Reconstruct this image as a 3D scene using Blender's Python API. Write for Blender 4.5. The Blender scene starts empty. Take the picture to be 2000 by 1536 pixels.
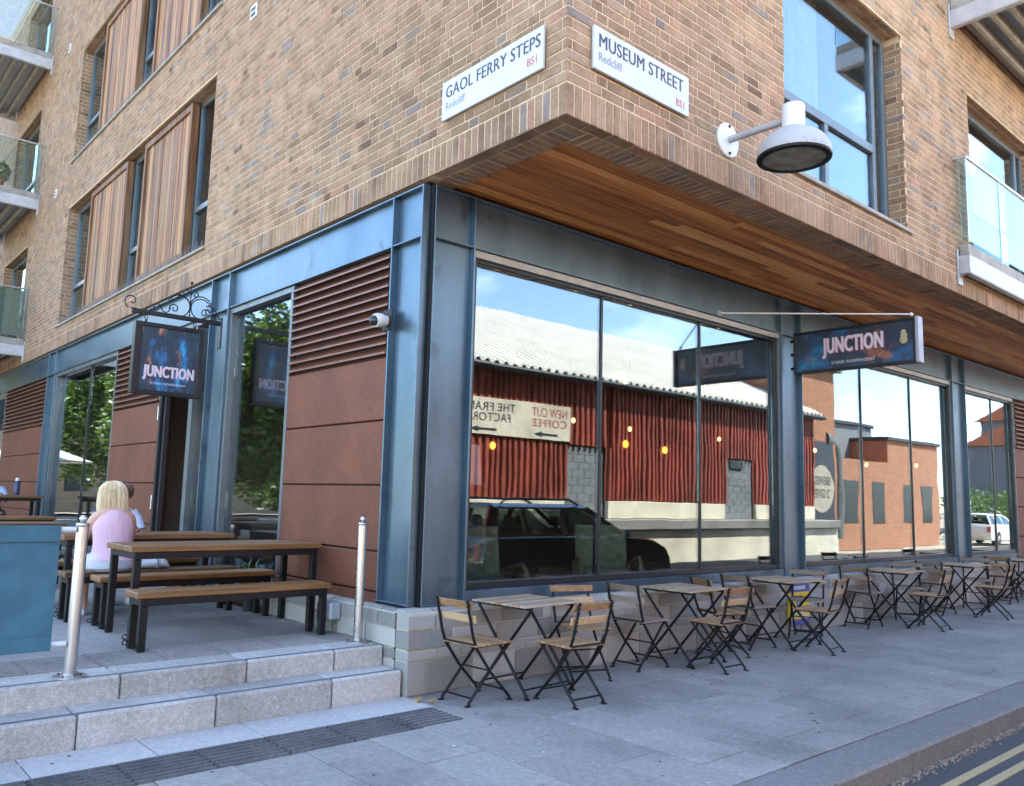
import bpy, math, random
from mathutils import Vector, Matrix, noise as mnoise
random.seed(11)
S = bpy.context.scene
COL = S.collection
PI = math.pi

# ---------------------------------------------------------------- camera, sky, sun, exposure
cam = bpy.data.cameras.new('camera'); cam_o = bpy.data.objects.new('camera', cam); COL.objects.link(cam_o)
yaw, pitch, roll = math.radians(41.407), math.radians(7.228), math.radians(1.453)
fw = Vector((math.sin(yaw)*math.cos(pitch), math.cos(yaw)*math.cos(pitch), math.sin(pitch)))
r0 = Vector((math.cos(yaw), -math.sin(yaw), 0)); u0 = r0.cross(fw)
rt = r0*math.cos(roll) + u0*math.sin(roll); up = u0*math.cos(roll) - r0*math.sin(roll)
CAM = Vector((-3.5592, -5.0814, 1.4086))
cam_o.matrix_world = Matrix(((rt.x, up.x, -fw.x, CAM.x), (rt.y, up.y, -fw.y, CAM.y), (rt.z, up.z, -fw.z, CAM.z), (0, 0, 0, 1)))
cam.sensor_width = 36; cam.lens = 1621.06*36/2000; cam.clip_start = .05; cam.clip_end = 2000
S.camera = cam_o

SUN_EL, SUN_AZ = 57.0, 42.0          # azimuth clockwise from +Y (so the sun stands behind the building)
W = bpy.data.worlds.new('World'); S.world = W; W.use_nodes = True
wn = W.node_tree; wn.nodes.clear()
sky = wn.nodes.new('ShaderNodeTexSky'); sky.sky_type = 'NISHITA'; sky.sun_disc = False
sky.sun_elevation = math.radians(SUN_EL); sky.sun_rotation = math.radians(SUN_AZ)
sky.air_density = 1.0; sky.dust_density = 0.4; sky.ozone_density = 1.5
tc = wn.nodes.new('ShaderNodeTexCoord')
mp = wn.nodes.new('ShaderNodeMapping'); mp.inputs['Scale'].default_value = (1.0, 1.0, 2.4)
nz = wn.nodes.new('ShaderNodeTexNoise'); nz.inputs['Scale'].default_value = 1.9; nz.inputs['Detail'].default_value = 7; nz.inputs['Roughness'].default_value = .56
cr = wn.nodes.new('ShaderNodeValToRGB'); cr.color_ramp.elements[0].position = .58; cr.color_ramp.elements[1].position = .78
cr.color_ramp.elements[0].color = (0, 0, 0, 1); cr.color_ramp.elements[1].color = (.85, .85, .85, 1)
mx = wn.nodes.new('ShaderNodeMix'); mx.data_type = 'RGBA'; mx.inputs[7].default_value = (9.5, 9.8, 10.2, 1)
bg = wn.nodes.new('ShaderNodeBackground'); bg.inputs['Strength'].default_value = .15
wo = wn.nodes.new('ShaderNodeOutputWorld')
L = wn.links.new
L(tc.outputs['Generated'], mp.inputs[0]); L(mp.outputs[0], nz.inputs['Vector']); L(nz.outputs['Fac'], cr.inputs[0])
L(cr.outputs[0], mx.inputs[0]); L(sky.outputs[0], mx.inputs[6]); L(mx.outputs[2], bg.inputs['Color']); L(bg.outputs[0], wo.inputs[0])

sl = bpy.data.lights.new('sun', 'SUN'); sl.energy = 4.8; sl.angle = math.radians(.53); sl.color = (1, .94, .84)
sun = bpy.data.objects.new('sun', sl); COL.objects.link(sun)
e, a = math.radians(SUN_EL), math.radians(SUN_AZ)
sd = Vector((math.sin(a)*math.cos(e), math.cos(a)*math.cos(e), math.sin(e)))
sun.rotation_euler = sd.to_track_quat('Z', 'Y').to_euler(); sun.location = sd*60

S.view_settings.view_transform = 'Standard'; S.view_settings.look = 'None'
S.view_settings.gamma = 1; S.view_settings.use_curve_mapping = False
S.view_settings.exposure = 2.68
S.cycles.use_denoising = True
S.cycles.max_bounces = 10; S.cycles.diffuse_bounces = 4; S.cycles.glossy_bounces = 5; S.cycles.transparent_max_bounces = 16
S.cycles.sample_clamp_indirect = 6
try: S.cycles.caustics_reflective = False; S.cycles.caustics_refractive = False
except Exception: pass

# ---------------------------------------------------------------- helpers
class MB:
    """collects shapes; build() links them as one mesh object"""
    def __init__(s): s.v = []; s.f = []; s.t = []
    def add(s, vs, fs, t=None):
        o = len(s.v); s.v += [tuple(v) for v in vs]; s.f += [tuple(i+o for i in f) for f in fs]
        s.t += [t if t is not None else .5]*len(fs); return s
    def box(s, x0, x1, y0, y1, z0, z1, t=None, M=None):
        vs = [(x0,y0,z0),(x1,y0,z0),(x1,y1,z0),(x0,y1,z0),(x0,y0,z1),(x1,y0,z1),(x1,y1,z1),(x0,y1,z1)]
        if M is not None: vs = [M @ Vector(v) for v in vs]
        return s.add(vs, [(3,2,1,0),(4,5,6,7),(0,1,5,4),(1,2,6,5),(2,3,7,6),(3,0,4,7)], t)
    def bbox(s, x0, x1, y0, y1, z0, z1, b=.004, t=None, M=None):
        """box with chamfered edges"""
        b = min(b, (x1-x0)*.45, (y1-y0)*.45, (z1-z0)*.45)
        X, Y, Z = (x0,x1), (y0,y1), (z0,z1); vs = []; idx = {}
        for i in (0,1):
            for j in (0,1):
                for k in (0,1):
                    dx, dy, dz = (b if i==0 else -b), (b if j==0 else -b), (b if k==0 else -b)
                    c = (X[i], Y[j], Z[k])
                    idx[i,j,k] = len(vs)
                    vs += [(c[0],c[1]+dy,c[2]+dz),(c[0]+dx,c[1],c[2]+dz),(c[0]+dx,c[1]+dy,c[2])]
        g = lambda i,j,k,a: idx[i,j,k]+a
        fs = []
        for i in (0,1):
            q = [g(i,0,0,0),g(i,1,0,0),g(i,1,1,0),g(i,0,1,0)]; fs.append(q if i else q[::-1])
            q = [g(0,i,0,1),g(0,i,1,1),g(1,i,1,1),g(1,i,0,1)]; fs.append(q if i else q[::-1])
            q = [g(0,0,i,2),g(1,0,i,2),g(1,1,i,2),g(0,1,i,2)]; fs.append(q if i else q[::-1])
        for i in (0,1):
            for j in (0,1):
                q = [g(i,j,0,0),g(i,j,0,1),g(i,j,1,1),g(i,j,1,0)]; fs.append(q if (i==j) else q[::-1])
                q = [g(i,0,j,0),g(i,1,j,0),g(i,1,j,2),g(i,0,j,2)]; fs.append(q if (i!=j) else q[::-1])
                q = [g(0,i,j,1),g(1,i,j,1),g(1,i,j,2),g(0,i,j,2)]; fs.append(q if (i==j) else q[::-1])
        for i in (0,1):
            for j in (0,1):
                for k in (0,1):
                    q = [g(i,j,k,0),g(i,j,k,1),g(i,j,k,2)]; fs.append(q if (i+j+k)%2 else q[::-1])
        if M is not None: vs = [M @ Vector(v) for v in vs]
        return s.add(vs, fs, t)
    def bar(s, a, b, w, h, upv=(0,0,1), t=None, bev=0):
        a, b = Vector(a), Vector(b); d = b-a; ln = d.length; d.normalize()
        u = Vector(upv); u = u - d*u.dot(d)
        if u.length < 1e-4: u = Vector((1,0,0)) - d*d.x
        u.normalize(); r = d.cross(u)
        M = Matrix(((d.x,r.x,u.x,a.x),(d.y,r.y,u.y,a.y),(d.z,r.z,u.z,a.z),(0,0,0,1)))
        return s.bbox(0,ln,-w/2,w/2,-h/2,h/2,bev,t,M) if bev else s.box(0,ln,-w/2,w/2,-h/2,h/2,t,M)
    def tube(s, pts, r, n=8, closed=False, t=None):
        pts = [Vector(p) for p in pts]; m = len(pts); rs = r if isinstance(r,(list,tuple)) else [r]*m
        rings = []; prev = None
        for i,p in enumerate(pts):
            a = pts[(i-1)%m] if (closed or i>0) else p; b = pts[(i+1)%m] if (closed or i<m-1) else p
            d = (b-a).normalized()
            if prev is None:
                u = Vector((0,0,1)) if abs(d.z)<.9 else Vector((1,0,0))
            else: u = prev
            u = (u - d*u.dot(d)).normalized(); prev = u; w = d.cross(u)
            rings.append([p + (u*math.cos(2*PI*k/n)+w*math.sin(2*PI*k/n))*rs[i] for k in range(n)])
        return s.loft(rings, closed, t=t)
    def loft(s, rings, closed=False, cap=True, t=None):
        n = len(rings[0]); m = len(rings); vs = [v for r_ in rings for v in r_]; fs = []
        for i in range(m if closed else m-1):
            j = (i+1)%m
            for k in range(n):
                l = (k+1)%n; fs.append((i*n+k, i*n+l, j*n+l, j*n+k))
        if cap and not closed: fs += [tuple(range(n))[::-1], tuple((m-1)*n+k for k in range(n))]
        return s.add(vs, fs, t)
    def lathe(s, prof, n=20, c=(0,0,0), M=None, t=None):
        rings = []
        for r_, z in prof:
            rg = [Vector((r_*math.cos(2*PI*k/n), r_*math.sin(2*PI*k/n), z)) for k in range(n)]
            rings.append([(M @ v if M is not None else v) + Vector(c) for v in rg])
        return s.loft(rings, t=t)
    def prism(s, pts, d, t=None):
        n = len(pts); d = Vector(d); vs = [Vector(p) for p in pts]; vs = vs + [v+d for v in vs]
        return s.add(vs, [tuple(range(n))[::-1], tuple(range(n,2*n))] + [(i,(i+1)%n,(i+1)%n+n,i+n) for i in range(n)], t)
    def quad(s, a, b, c, d, t=None): return s.add([a,b,c,d], [(0,1,2,3)], t)
    def sphere(s, c, r, n=12, m=8, sc=(1,1,1), t=None):
        rings = [[Vector((c[0]+r*sc[0]*math.sin(PI*(i+.02)/(m+.04))*math.cos(2*PI*k/n), c[1]+r*sc[1]*math.sin(PI*(i+.02)/(m+.04))*math.sin(2*PI*k/n), c[2]-r*sc[2]*math.cos(PI*(i+.02)/(m+.04)))) for k in range(n)] for i in range(m+1)]
        return s.loft(rings, t=t)
    def mesh(s, name, mat, smooth=False):
        me = bpy.data.meshes.new(name); me.from_pydata(s.v, [], s.f)
        at = me.attributes.new('tint', 'FLOAT', 'FACE'); at.data.foreach_set('value', s.t)
        if mat: me.materials.append(mat)
        me.update()
        if smooth:
            me.polygons.foreach_set('use_smooth', [True]*len(me.polygons))
            try: me.set_sharp_from_angle(angle=math.radians(40))
            except Exception: pass
        return me
    def build(s, name, mat, parent=None, loc=(0,0,0), smooth=False):
        return link(name, s.mesh(name, mat, smooth), parent, loc)

def link(name, me, parent=None, loc=(0,0,0), rot=None):
    o = bpy.data.objects.new(name, me); COL.objects.link(o); o.location = loc
    if rot: o.rotation_euler = rot
    if parent is not None: o.parent = parent
    return o
def tag(o, label=None, cat=None, group=None, kind=None):
    if label: o['label'] = label
    if cat: o['category'] = cat
    if group: o['group'] = group
    if kind: o['kind'] = kind
    return o
def thing(name, label, cat, loc=(0,0,0), rz=0, group=None):
    o = bpy.data.objects.new(name, None); COL.objects.link(o); o.empty_display_size = .1
    o.location = loc; o.rotation_euler = (0,0,rz); return tag(o, label, cat, group)
def copy_tree(o, parent=None):
    c = o.copy(); COL.objects.link(c); c.parent = parent
    for ch in list(o.children): copy_tree(ch, c)
    return c
def text_mesh(name, txt, size, mat, parent, M, sx=1., off=0., depth=.002, align='LEFT', sp=1.):
    cu = bpy.data.curves.new(name, 'FONT'); cu.body = txt; cu.size = size; cu.extrude = depth
    cu.align_x = align; bold = 0 if not isinstance(off, tuple) else off[1]; cu.offset = off[0] if isinstance(off, tuple) else off; cu.space_character = sp; cu.resolution_u = 3
    ob = bpy.data.objects.new(name+'_tmp', cu); COL.objects.link(ob)
    dg = bpy.context.evaluated_depsgraph_get(); me = bpy.data.meshes.new_from_object(ob.evaluated_get(dg))
    bpy.data.objects.remove(ob); bpy.data.curves.remove(cu)
    if bold:
        vs = [v.co.copy() for v in me.vertices]; fs = [tuple(p.vertices) for p in me.polygons]; nv = len(vs); V2 = []; F2 = []
        for j, dx in enumerate((-bold,0,bold)):
            V2 += [(v.x+dx, v.y, v.z+j*size*.0004) for v in vs]; F2 += [tuple(i+j*nv for i in f) for f in fs]
        me = bpy.data.meshes.new(name); me.from_pydata(V2, [], F2); me.update()
    me.transform(Matrix.Diagonal((sx,1,1,1))); me.transform(M); me.name = name
    me.materials.clear(); me.materials.append(mat)
    return link(name, me, parent)
def frame(o, x, y):
    """matrix with local X along x, local Y along y, origin o"""
    x, y = Vector(x).normalized(), Vector(y).normalized(); z = x.cross(y)
    return Matrix(((x.x,y.x,z.x,o[0]),(x.y,y.y,z.y,o[1]),(x.z,y.z,z.z,o[2]),(0,0,0,1)))

# ---------------------------------------------------------------- materials
class N:
    def __init__(s, name):
        s.m = bpy.data.materials.new(name); s.m.use_nodes = True; s.nt = s.m.node_tree; s.nt.nodes.clear()
        s.o = s.nt.nodes.new('ShaderNodeOutputMaterial')
    def n(s, typ, ins=None, **pr):
        nd = s.nt.nodes.new('ShaderNode'+typ)
        for k, v in pr.items(): setattr(nd, k, v)
        for k, v in (ins or {}).items():
            if isinstance(v, bpy.types.NodeSocket): s.nt.links.new(v, nd.inputs[k])
            else: nd.inputs[k].default_value = v
        return nd
    def pos(s, scale=(1,1,1)):
        g = s.n('NewGeometry'); return s.n('VectorMath', {0: g.outputs['Position'], 1: scale}, operation='MULTIPLY').outputs[0]
    def noise(s, vec, scale, detail=4, rough=.55): return s.n('TexNoise', {'Vector': vec, 'Scale': scale, 'Detail': detail, 'Roughness': rough}).outputs['Fac']
    def ramp(s, fac, stops, interp='LINEAR'):
        r_ = s.n('ValToRGB', {0: fac}); cr = r_.color_ramp; cr.interpolation = interp
        while len(cr.elements) < len(stops): cr.elements.new(.5)
        for e_, (p, c) in zip(cr.elements, stops):
            e_.position = p; e_.color = (c,c,c,1) if isinstance(c,(int,float)) else (*c,1)
        return r_.outputs[0]
    def mix(s, f, a, b, mode='MIX'):
        nd = s.nt.nodes.new('ShaderNodeMix'); nd.data_type = 'RGBA'; nd.blend_type = mode
        for i, v in ((0,f),(6,a),(7,b)):
            if isinstance(v, bpy.types.NodeSocket): s.nt.links.new(v, nd.inputs[i])
            else: nd.inputs[i].default_value = v if i == 0 or len(v) == 4 else (*v,1)
        return nd.outputs[2]
    def math(s, op, a, b=0.): return s.n('Math', {0: a, 1: b}, operation=op).outputs[0]
    def bump(s, h, strength=.3, dist=.01): return s.n('Bump', {'Height': h, 'Strength': strength, 'Distance': dist}).outputs[0]
    def attr(s, name='tint'): return s.n('Attribute', attribute_name=name).outputs['Fac']
    def end(s, col, rough=.6, metal=0., nrm=None, spec=.5, **kw):
        ins = {'Base Color': col if isinstance(col, bpy.types.NodeSocket) else (*col,1), 'Roughness': rough, 'Metallic': metal, 'Specular IOR Level': spec}
        if nrm is not None: ins['Normal'] = nrm
        ins.update(kw); p = s.n('BsdfPrincipled', ins); s.nt.links.new(p.outputs[0], s.o.inputs[0]); return s.m

def m_plain(name, col, rough=.6, metal=0., var=.12, scale=6., spec=.5, bump=0., **kw):
    k = N(name); v = k.noise(k.pos(), scale, 5)
    c = k.mix(k.ramp(v, [(.3,0.),(.7,1.)]), tuple(x*(1-var) for x in col), tuple(min(1,x*(1+var)) for x in col))
    return k.end(c, k.ramp(k.noise(k.pos(), scale*2.3, 3), [(.3,max(0,rough-.07)),(.7,min(1,rough+.07))]), metal, k.bump(k.noise(k.pos(), scale*14, 3), bump, .003) if bump else None, spec, **kw)

M = {}
def m_brick():
    k = N('brick'); t = k.attr()
    c = k.ramp(t, [(0,(.105,.066,.044)),(.14,(.180,.112,.070)),(.36,(.255,.164,.100)),(.58,(.320,.212,.132)),(.74,(.36,.190,.128)),(.88,(.385,.268,.172)),(.95,(.17,.145,.13)),(1,(.22,.19,.175))])
    g = k.noise(k.pos(), 38, 6, .7); g2 = k.noise(k.pos(), 5, 4)
    c = k.mix(k.ramp(g, [(.28,.75),(.6,0.)]), c, k.mix(.75, c, (.06,.045,.035)))
    c = k.mix(k.ramp(g2, [(.45,0.),(.75,.45)]), c, (.47,.35,.235))
    wz = k.noise(k.pos((1,1,.4)), .8, 5, .6); c = k.mix(k.ramp(wz, [(.30,.35),(.52,0.)]), c, (.13,.092,.062)); c = k.mix(k.ramp(wz, [(.58,0.),(.78,.35)]), c, (.50,.37,.26))
    sp = k.noise(k.pos(), 130, 2)
    c = k.mix(k.ramp(sp, [(.66,0.),(.72,.8)]), c, (.05,.04,.035))
    return k.end(c, .88, nrm=k.bump(g, .55, .004), spec=.25)
M['brick'] = m_brick()
def m_mortar():
    k = N('mortar'); g = k.noise(k.pos(), 30, 5)
    return k.end(k.ramp(g, [(.3,(.42,.31,.195)),(.7,(.55,.42,.28))]), .95, nrm=k.bump(k.noise(k.pos(),160,3), .5, .003), spec=.2)
M['mortar'] = m_mortar()
def m_brickfar():
    k = N('far_brick'); P = k.pos()
    s3 = k.n('SeparateXYZ', {0: P}); v = k.n('CombineXYZ', {0: k.math('ADD', s3.outputs[0], s3.outputs[1]), 1: s3.outputs[2], 2: 0.})
    b = k.n('TexBrick', {'Vector': v.outputs[0], 'Color1': (.33,.225,.14,1), 'Color2': (.20,.13,.085,1), 'Mortar': (.52,.40,.27,1), 'Scale': 1., 'Mortar Size': .006, 'Brick Width': .17, 'Row Height': .075})
    return k.end(b.outputs[0], .9, spec=.2)
M['far_brick'] = m_brickfar()
def m_steel():
    k = N('steel_paint'); P = k.pos()
    big = k.noise(k.pos((1,1,.35)), 2.2, 5, .6); st = k.noise(k.pos((14,14,.5)), 3, 4)
    c = k.mix(k.ramp(big, [(.35,0.),(.68,1.)]), (.085,.135,.175), (.145,.215,.27))
    c = k.mix(k.ramp(st, [(.60,0.),(.85,.35)]), c, (.09,.115,.135))
    sm = k.noise(P, 3.4, 3); c = k.mix(k.ramp(sm, [(.60,0.),(.72,.55)]), c, (.055,.075,.085)); sc_ = k.noise(k.pos((40,40,5)), 2.6, 2); c = k.mix(k.ramp(sc_, [(.70,0.),(.76,.35)]), c, (.34,.38,.40))
    sp = k.noise(P, 70, 2); c = k.mix(k.ramp(sp, [(.70,0.),(.76,.7)]), c, (.35,.36,.34))
    r_ = k.ramp(big, [(.3,.30),(.7,.46)])
    return k.end(c, r_, .8, k.bump(k.noise(P, 5, 3), .06, .02), .6)
M['steel'] = m_steel()
def m_corten():
    k = N('rusted_steel'); P = k.pos()
    a_ = k.noise(P, 1.7, 6, .6); f = k.noise(P, 90, 4, .7)
    c = k.mix(k.ramp(a_, [(.3,0.),(.7,1.)]), (.115,.036,.017), (.195,.064,.028))
    md = k.noise(P, 26, 5, .7); c = k.mix(k.ramp(md, [(.40,.45),(.58,0.)]), c, (.070,.026,.015)); c = k.mix(k.ramp(f, [(.45,0.),(.62,.28)]), c, (.26,.09,.038))
    s1 = k.noise(k.pos((22,22,.9)), 2.4, 3); c = k.mix(k.ramp(s1, [(.66,0.),(.78,.30)]), c, (.24,.13,.085))
    dk = k.noise(P, 1.1, 3); c = k.mix(k.ramp(dk, [(.60,0.),(.74,.5)]), c, (.055,.024,.015))
    return k.end(c, .62, .1, k.bump(f, .35, .003), .4)
M['corten'] = m_corten()
M['slat'] = m_plain('louvre_bronze', (.20,.085,.055), .42, .25, .18, 9)
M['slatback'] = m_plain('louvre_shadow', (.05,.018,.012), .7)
def m_wood(name, c0, c1, c2, ax=0, sc=1., rough=.55, grain=1., tintamt=.6, grey=None):
    k = N(name); t = k.attr(); st = [(1.3,22,22),(22,1.3,22),(22,22,1.3)][ax]
    off = k.n('CombineXYZ', {0: k.math('MULTIPLY', t, 37.), 1: k.math('MULTIPLY', t, 17.), 2: k.math('MULTIPLY', t, 29.)}).outputs[0]
    P = k.n('VectorMath', {0: k.pos(tuple(x*sc for x in st)), 1: off}, operation='ADD').outputs[0]
    g = k.noise(P, 1.4, 6, .62); g2 = k.noise(P, .5, 3)
    c = k.ramp(k.math('ADD', k.math('MULTIPLY', g, 1.0-tintamt*.5), k.math('MULTIPLY', t, tintamt*.5)), [(.28,c0),(.50,c1),(.72,c2)])
    if grey: c = k.mix(k.ramp(g2, [(.42,0.),(.72,.75)]), c, grey)
    return k.end(c, rough, nrm=k.bump(g, .25*grain, .003), spec=.4)
M['soffit'] = m_wood('cedar_soffit', (.21,.068,.017), (.54,.215,.060), (.74,.39,.145), 0, .8, .5, tintamt=.7)
M['shutter'] = m_wood('cedar_shutter', (.055,.022,.009), (.225,.094,.030), (.42,.22,.080), 2, 1., .65, tintamt=.8, grey=(.24,.185,.115))
M['bench'] = m_wood('stained_pine', (.072,.032,.010), (.205,.097,.032), (.35,.19,.070), 0, .9, .5, tintamt=.5)
M['acacia_x'] = m_wood('acacia_table', (.26,.15,.072), (.44,.29,.16), (.57,.42,.27), 0, 1.2, .6, tintamt=.7, grey=(.44,.36,.28))
M['acacia'] = m_wood('acacia_chair', (.24,.125,.05), (.42,.25,.115), (.56,.37,.20), 1, 1.2, .58, tintamt=.7)
M['acaciagrey'] = m_wood('weathered_acacia', (.17,.105,.06), (.29,.20,.125), (.40,.30,.205), 1, 1.2, .65, tintamt=.7, grey=(.30,.26,.21))
M['black'] = m_plain('black_metal', (.007,.007,.0075), .5, .0, .2, 20, .3)
M['darkframe'] = m_plain('dark_frame', (.022,.025,.030), .35, .3)
M['greyframe'] = m_plain('grey_frame', (.13,.155,.165), .38, .4)
M['palestrip'] = m_plain('pale_strip', (.33,.325,.30), .4, .4)
M['balcony'] = m_plain('galvanised', (.42,.43,.45), .45, .35, .15, 7)
M['decking'] = m_plain('grey_decking', (.26,.25,.22), .8, 0, .25, 6, bump=.2)
M['stainless'] = m_plain('stainless', (.50,.50,.51), .30, 1., .05, 4)
M['spike'] = m_plain('spike_wire', (.16,.16,.16), .6)
M['white'] = m_plain('white_paint', (.60,.61,.61), .35, 0, .03, 9)
M['whiteplate'] = m_plain('sign_white', (.47,.49,.50), .4, 0, .05, 4)
M['offwhite'] = m_plain('cream_paint', (.72,.64,.50), .8, 0, .24, 1.3)
M['ink'] = m_plain('ink', (.03,.035,.045), .5)
M['inkgrey'] = m_plain('grey_ink', (.17,.20,.23), .5)
M['inkred'] = m_plain('red_ink', (.38,.06,.05), .5)
def m_stone(name, c0, c1, fine=160, big=1.2, dark=.45, rough=.8, tint=0.25, stain=(.06,.062,.068), st=(.6,.78)):
    k = N(name); P = k.pos(); t = k.attr()
    f = k.noise(P, fine, 3, .6); b = k.noise(P, big, 6, .62); b2 = k.noise(P, big*4.3, 5, .6)
    c = k.mix(k.ramp(f, [(.34,0.),(.66,1.)]), c0, c1)
    m2 = k.noise(P, 34, 5, .72); c = k.mix(k.ramp(m2, [(.42,.40),(.56,0.)]), c, tuple(x*.66 for x in c0)); c = k.mix(k.ramp(m2, [(.56,0.),(.70,.45)]), c, tuple(min(1,x*1.3) for x in c1))
    c = k.mix(tint, c, k.mix(t, tuple(x*.62 for x in c0), tuple(min(1,x*1.25) for x in c1)))
    c = k.mix(k.ramp(b, [(st[0],0.),(st[1],dark)]), c, stain)
    c = k.mix(k.ramp(b2, [(.60,0.),(.80,dark*.8)]), c, stain)
    return k.end(c, rough, nrm=k.bump(f, .25, .002), spec=.35)
M['granite'] = m_stone('pale_granite', (.28,.26,.228), (.55,.52,.475), 120, 1.9, .45, stain=(.13,.105,.075), st=(.48,.75))
M['granitetop'] = m_stone('granite_top', (.36,.34,.312), (.52,.495,.46), 210, 1.1, .25, stain=(.16,.155,.15))
M['slab'] = m_stone('paving_slab', (.225,.205,.178), (.37,.342,.30), 150, 1.1, .66, tint=.20, stain=(.115,.108,.098), st=(.48,.74))
M['terraceslab'] = m_stone('terrace_slab', (.235,.217,.19), (.37,.345,.31), 150, .8, .6, tint=.14, stain=(.06,.06,.063), st=(.45,.72))
M['tactile'] = m_stone('ribbed_paving', (.075,.072,.069), (.145,.139,.13), 90, 2.4, .6, tint=.12, stain=(.03,.03,.034), st=(.45,.7))
M['joint'] = m_plain('paving_joint', (.065,.062,.055), .95)
M['kerb'] = m_stone('kerb_stone', (.14,.132,.120), (.235,.222,.203), 120, 1.5, .5, tint=.2)
M['block'] = m_stone('concrete_block', (.255,.243,.215), (.38,.363,.323), 70, 2.1, .40, tint=.7, stain=(.20,.195,.18))
M['blockmortar'] = m_plain('block_mortar', (.52,.45,.34), .95, 0, .12, 10)
def m_asphalt():
    k = N('asphalt'); P = k.pos(); f = k.noise(P, 110, 3, .7); b = k.noise(P, .9, 5)
    c = k.ramp(f, [(.35,(.030,.032,.036)),(.62,(.065,.067,.07)),(.75,(.17,.17,.165))])
    c = k.mix(k.ramp(b, [(.45,0.),(.7,.35)]), c, (.085,.083,.078))
    return k.end(c, .8, nrm=k.bump(f, .6, .004), spec=.4)
M['asphalt'] = m_asphalt()
def m_line():
    k = N('worn_line_paint'); f = k.noise(k.pos(), 60, 5, .7)
    return k.end(k.mix(k.ramp(f, [(.52,0.),(.66,.8)]), (.40,.31,.15), (.09,.09,.09)), .75)
M['line'] = m_line()
M['earth'] = m_plain('sandy_ground', (.30,.25,.19), .95, 0, .25, .7)
def m_glass(name, F0, tint=(.86,.90,.90), rough=0.):
    k = N(name); g = k.n('NewGeometry')
    d = k.math('ABSOLUTE', k.n('VectorMath', {0: g.outputs['Incoming'], 1: g.outputs['Normal']}, operation='DOT_PRODUCT').outputs['Value'])
    f = k.math('POWER', k.math('SUBTRACT', 1., d), 5.)
    fac = k.math('MINIMUM', k.math('ADD', k.math('MULTIPLY', f, 1-F0), F0), 1.)
    w = k.bump(k.noise(k.pos((1,1,1)), 1.1, 2), .05, .02) if rough == 0 else None
    gl = k.n('BsdfGlossy', {'Color': (.86,.95,1,1), 'Roughness': rough})
    if w is not None: k.nt.links.new(w, gl.inputs['Normal'])
    tr = k.n('BsdfTransparent', {'Color': (*tint,1)})
    ms = k.n('MixShader', {0: fac, 1: tr.outputs[0], 2: gl.outputs[0]}); k.nt.links.new(ms.outputs[0], k.o.inputs[0]); return k.m
M['glass'] = m_glass('shop_glass', .15, (.80,.84,.84))
M['glassup'] = m_glass('window_glass', .17, (.62,.68,.70))
M['glassbal'] = m_glass('balustrade_glass', .10, (.82,.92,.92))
def m_emit(name, col, s): k = N(name); e_ = k.n('Emission', {'Color': (*col,1), 'Strength': s}); k.nt.links.new(e_.outputs[0], k.o.inputs[0]); return k.m
M['bulb'] = m_emit('lit_bulb', (1,.50,.16), 1.6)
M['amber'] = m_plain('amber_glass', (.75,.28,.04), .1, 0, .1, 5, **{'Transmission Weight': .8})
M['room'] = m_plain('dark_room', (.15,.135,.12), .85)
M['roomfloor'] = m_wood('room_floor', (.10,.06,.03), (.19,.11,.06), (.27,.17,.10), 0, .6, .35)
M['roomlight'] = m_plain('flat_room', (.50,.47,.42), .9)
M['curtain'] = m_plain('curtain', (.75,.75,.74), .85)
M['darkcurtain'] = m_plain('dark_curtain', (.10,.11,.16), .85)
M['teal'] = m_plain('teal_canvas', (.040,.115,.155), .8, 0, .22, 4)
M['oak'] = m_wood('oak_arm', (.20,.11,.045), (.34,.20,.095), (.42,.27,.14), 0, 1., .45)
M['sage'] = m_plain('sage_fabric', (.25,.26,.145), .9, 0, .12, 14, bump=.3)
M['paleroom'] = m_plain('pale_room', (.62,.60,.56), .9)
M['leafdark'] = m_plain('leaf_green', (.040,.085,.018), .55, 0, .5, 1.3)
M['leaflight'] = m_plain('leaf_bright', (.075,.14,.028), .5, 0, .5, 1.3)
M['bark'] = m_plain('bark', (.10,.075,.05), .9, 0, .3, 9, bump=.5)
M['straw'] = m_plain('dry_straw', (.62,.44,.19), .9)

# ---------------------------------------------------------------- the brick building
def proj(P):
    v = Vector(P)-CAM; d = v.dot(fw)
    if d < .1: return None
    return (1000+1621.06*v.dot(rt)/d, 768-1621.06*v.dot(up)/d, d)
def seen(P, m=150):
    q = proj(P); return q is not None and -m < q[0] < 2000+m and -m < q[1] < 1536+m

B = thing('brick_building', 'brown brick apartment building with steel framed glass cafe front at street level', 'building')
def part(mb, name, mat, parent=None, **k): return mb.build(name, M[mat] if isinstance(mat,str) else mat, parent or B, **k)

def wall_boxes(mb, u0, u1, z0, z1, opens, emit):
    """split a rectangle around its openings"""
    us = sorted({u0,u1,*[o[0] for o in opens],*[o[1] for o in opens]}); us = [u for u in us if u0 <= u <= u1]
    for a_, b_ in zip(us[:-1], us[1:]):
        m = (a_+b_)/2; cut = sorted((o[2],o[3]) for o in opens if o[0] < m < o[1]); z = z0
        for c0, c1 in cut:
            if c0 > z: emit(a_, b_, z, c0)
            z = max(z, c1)
        if z < z1: emit(a_, b_, z, z1)

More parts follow.
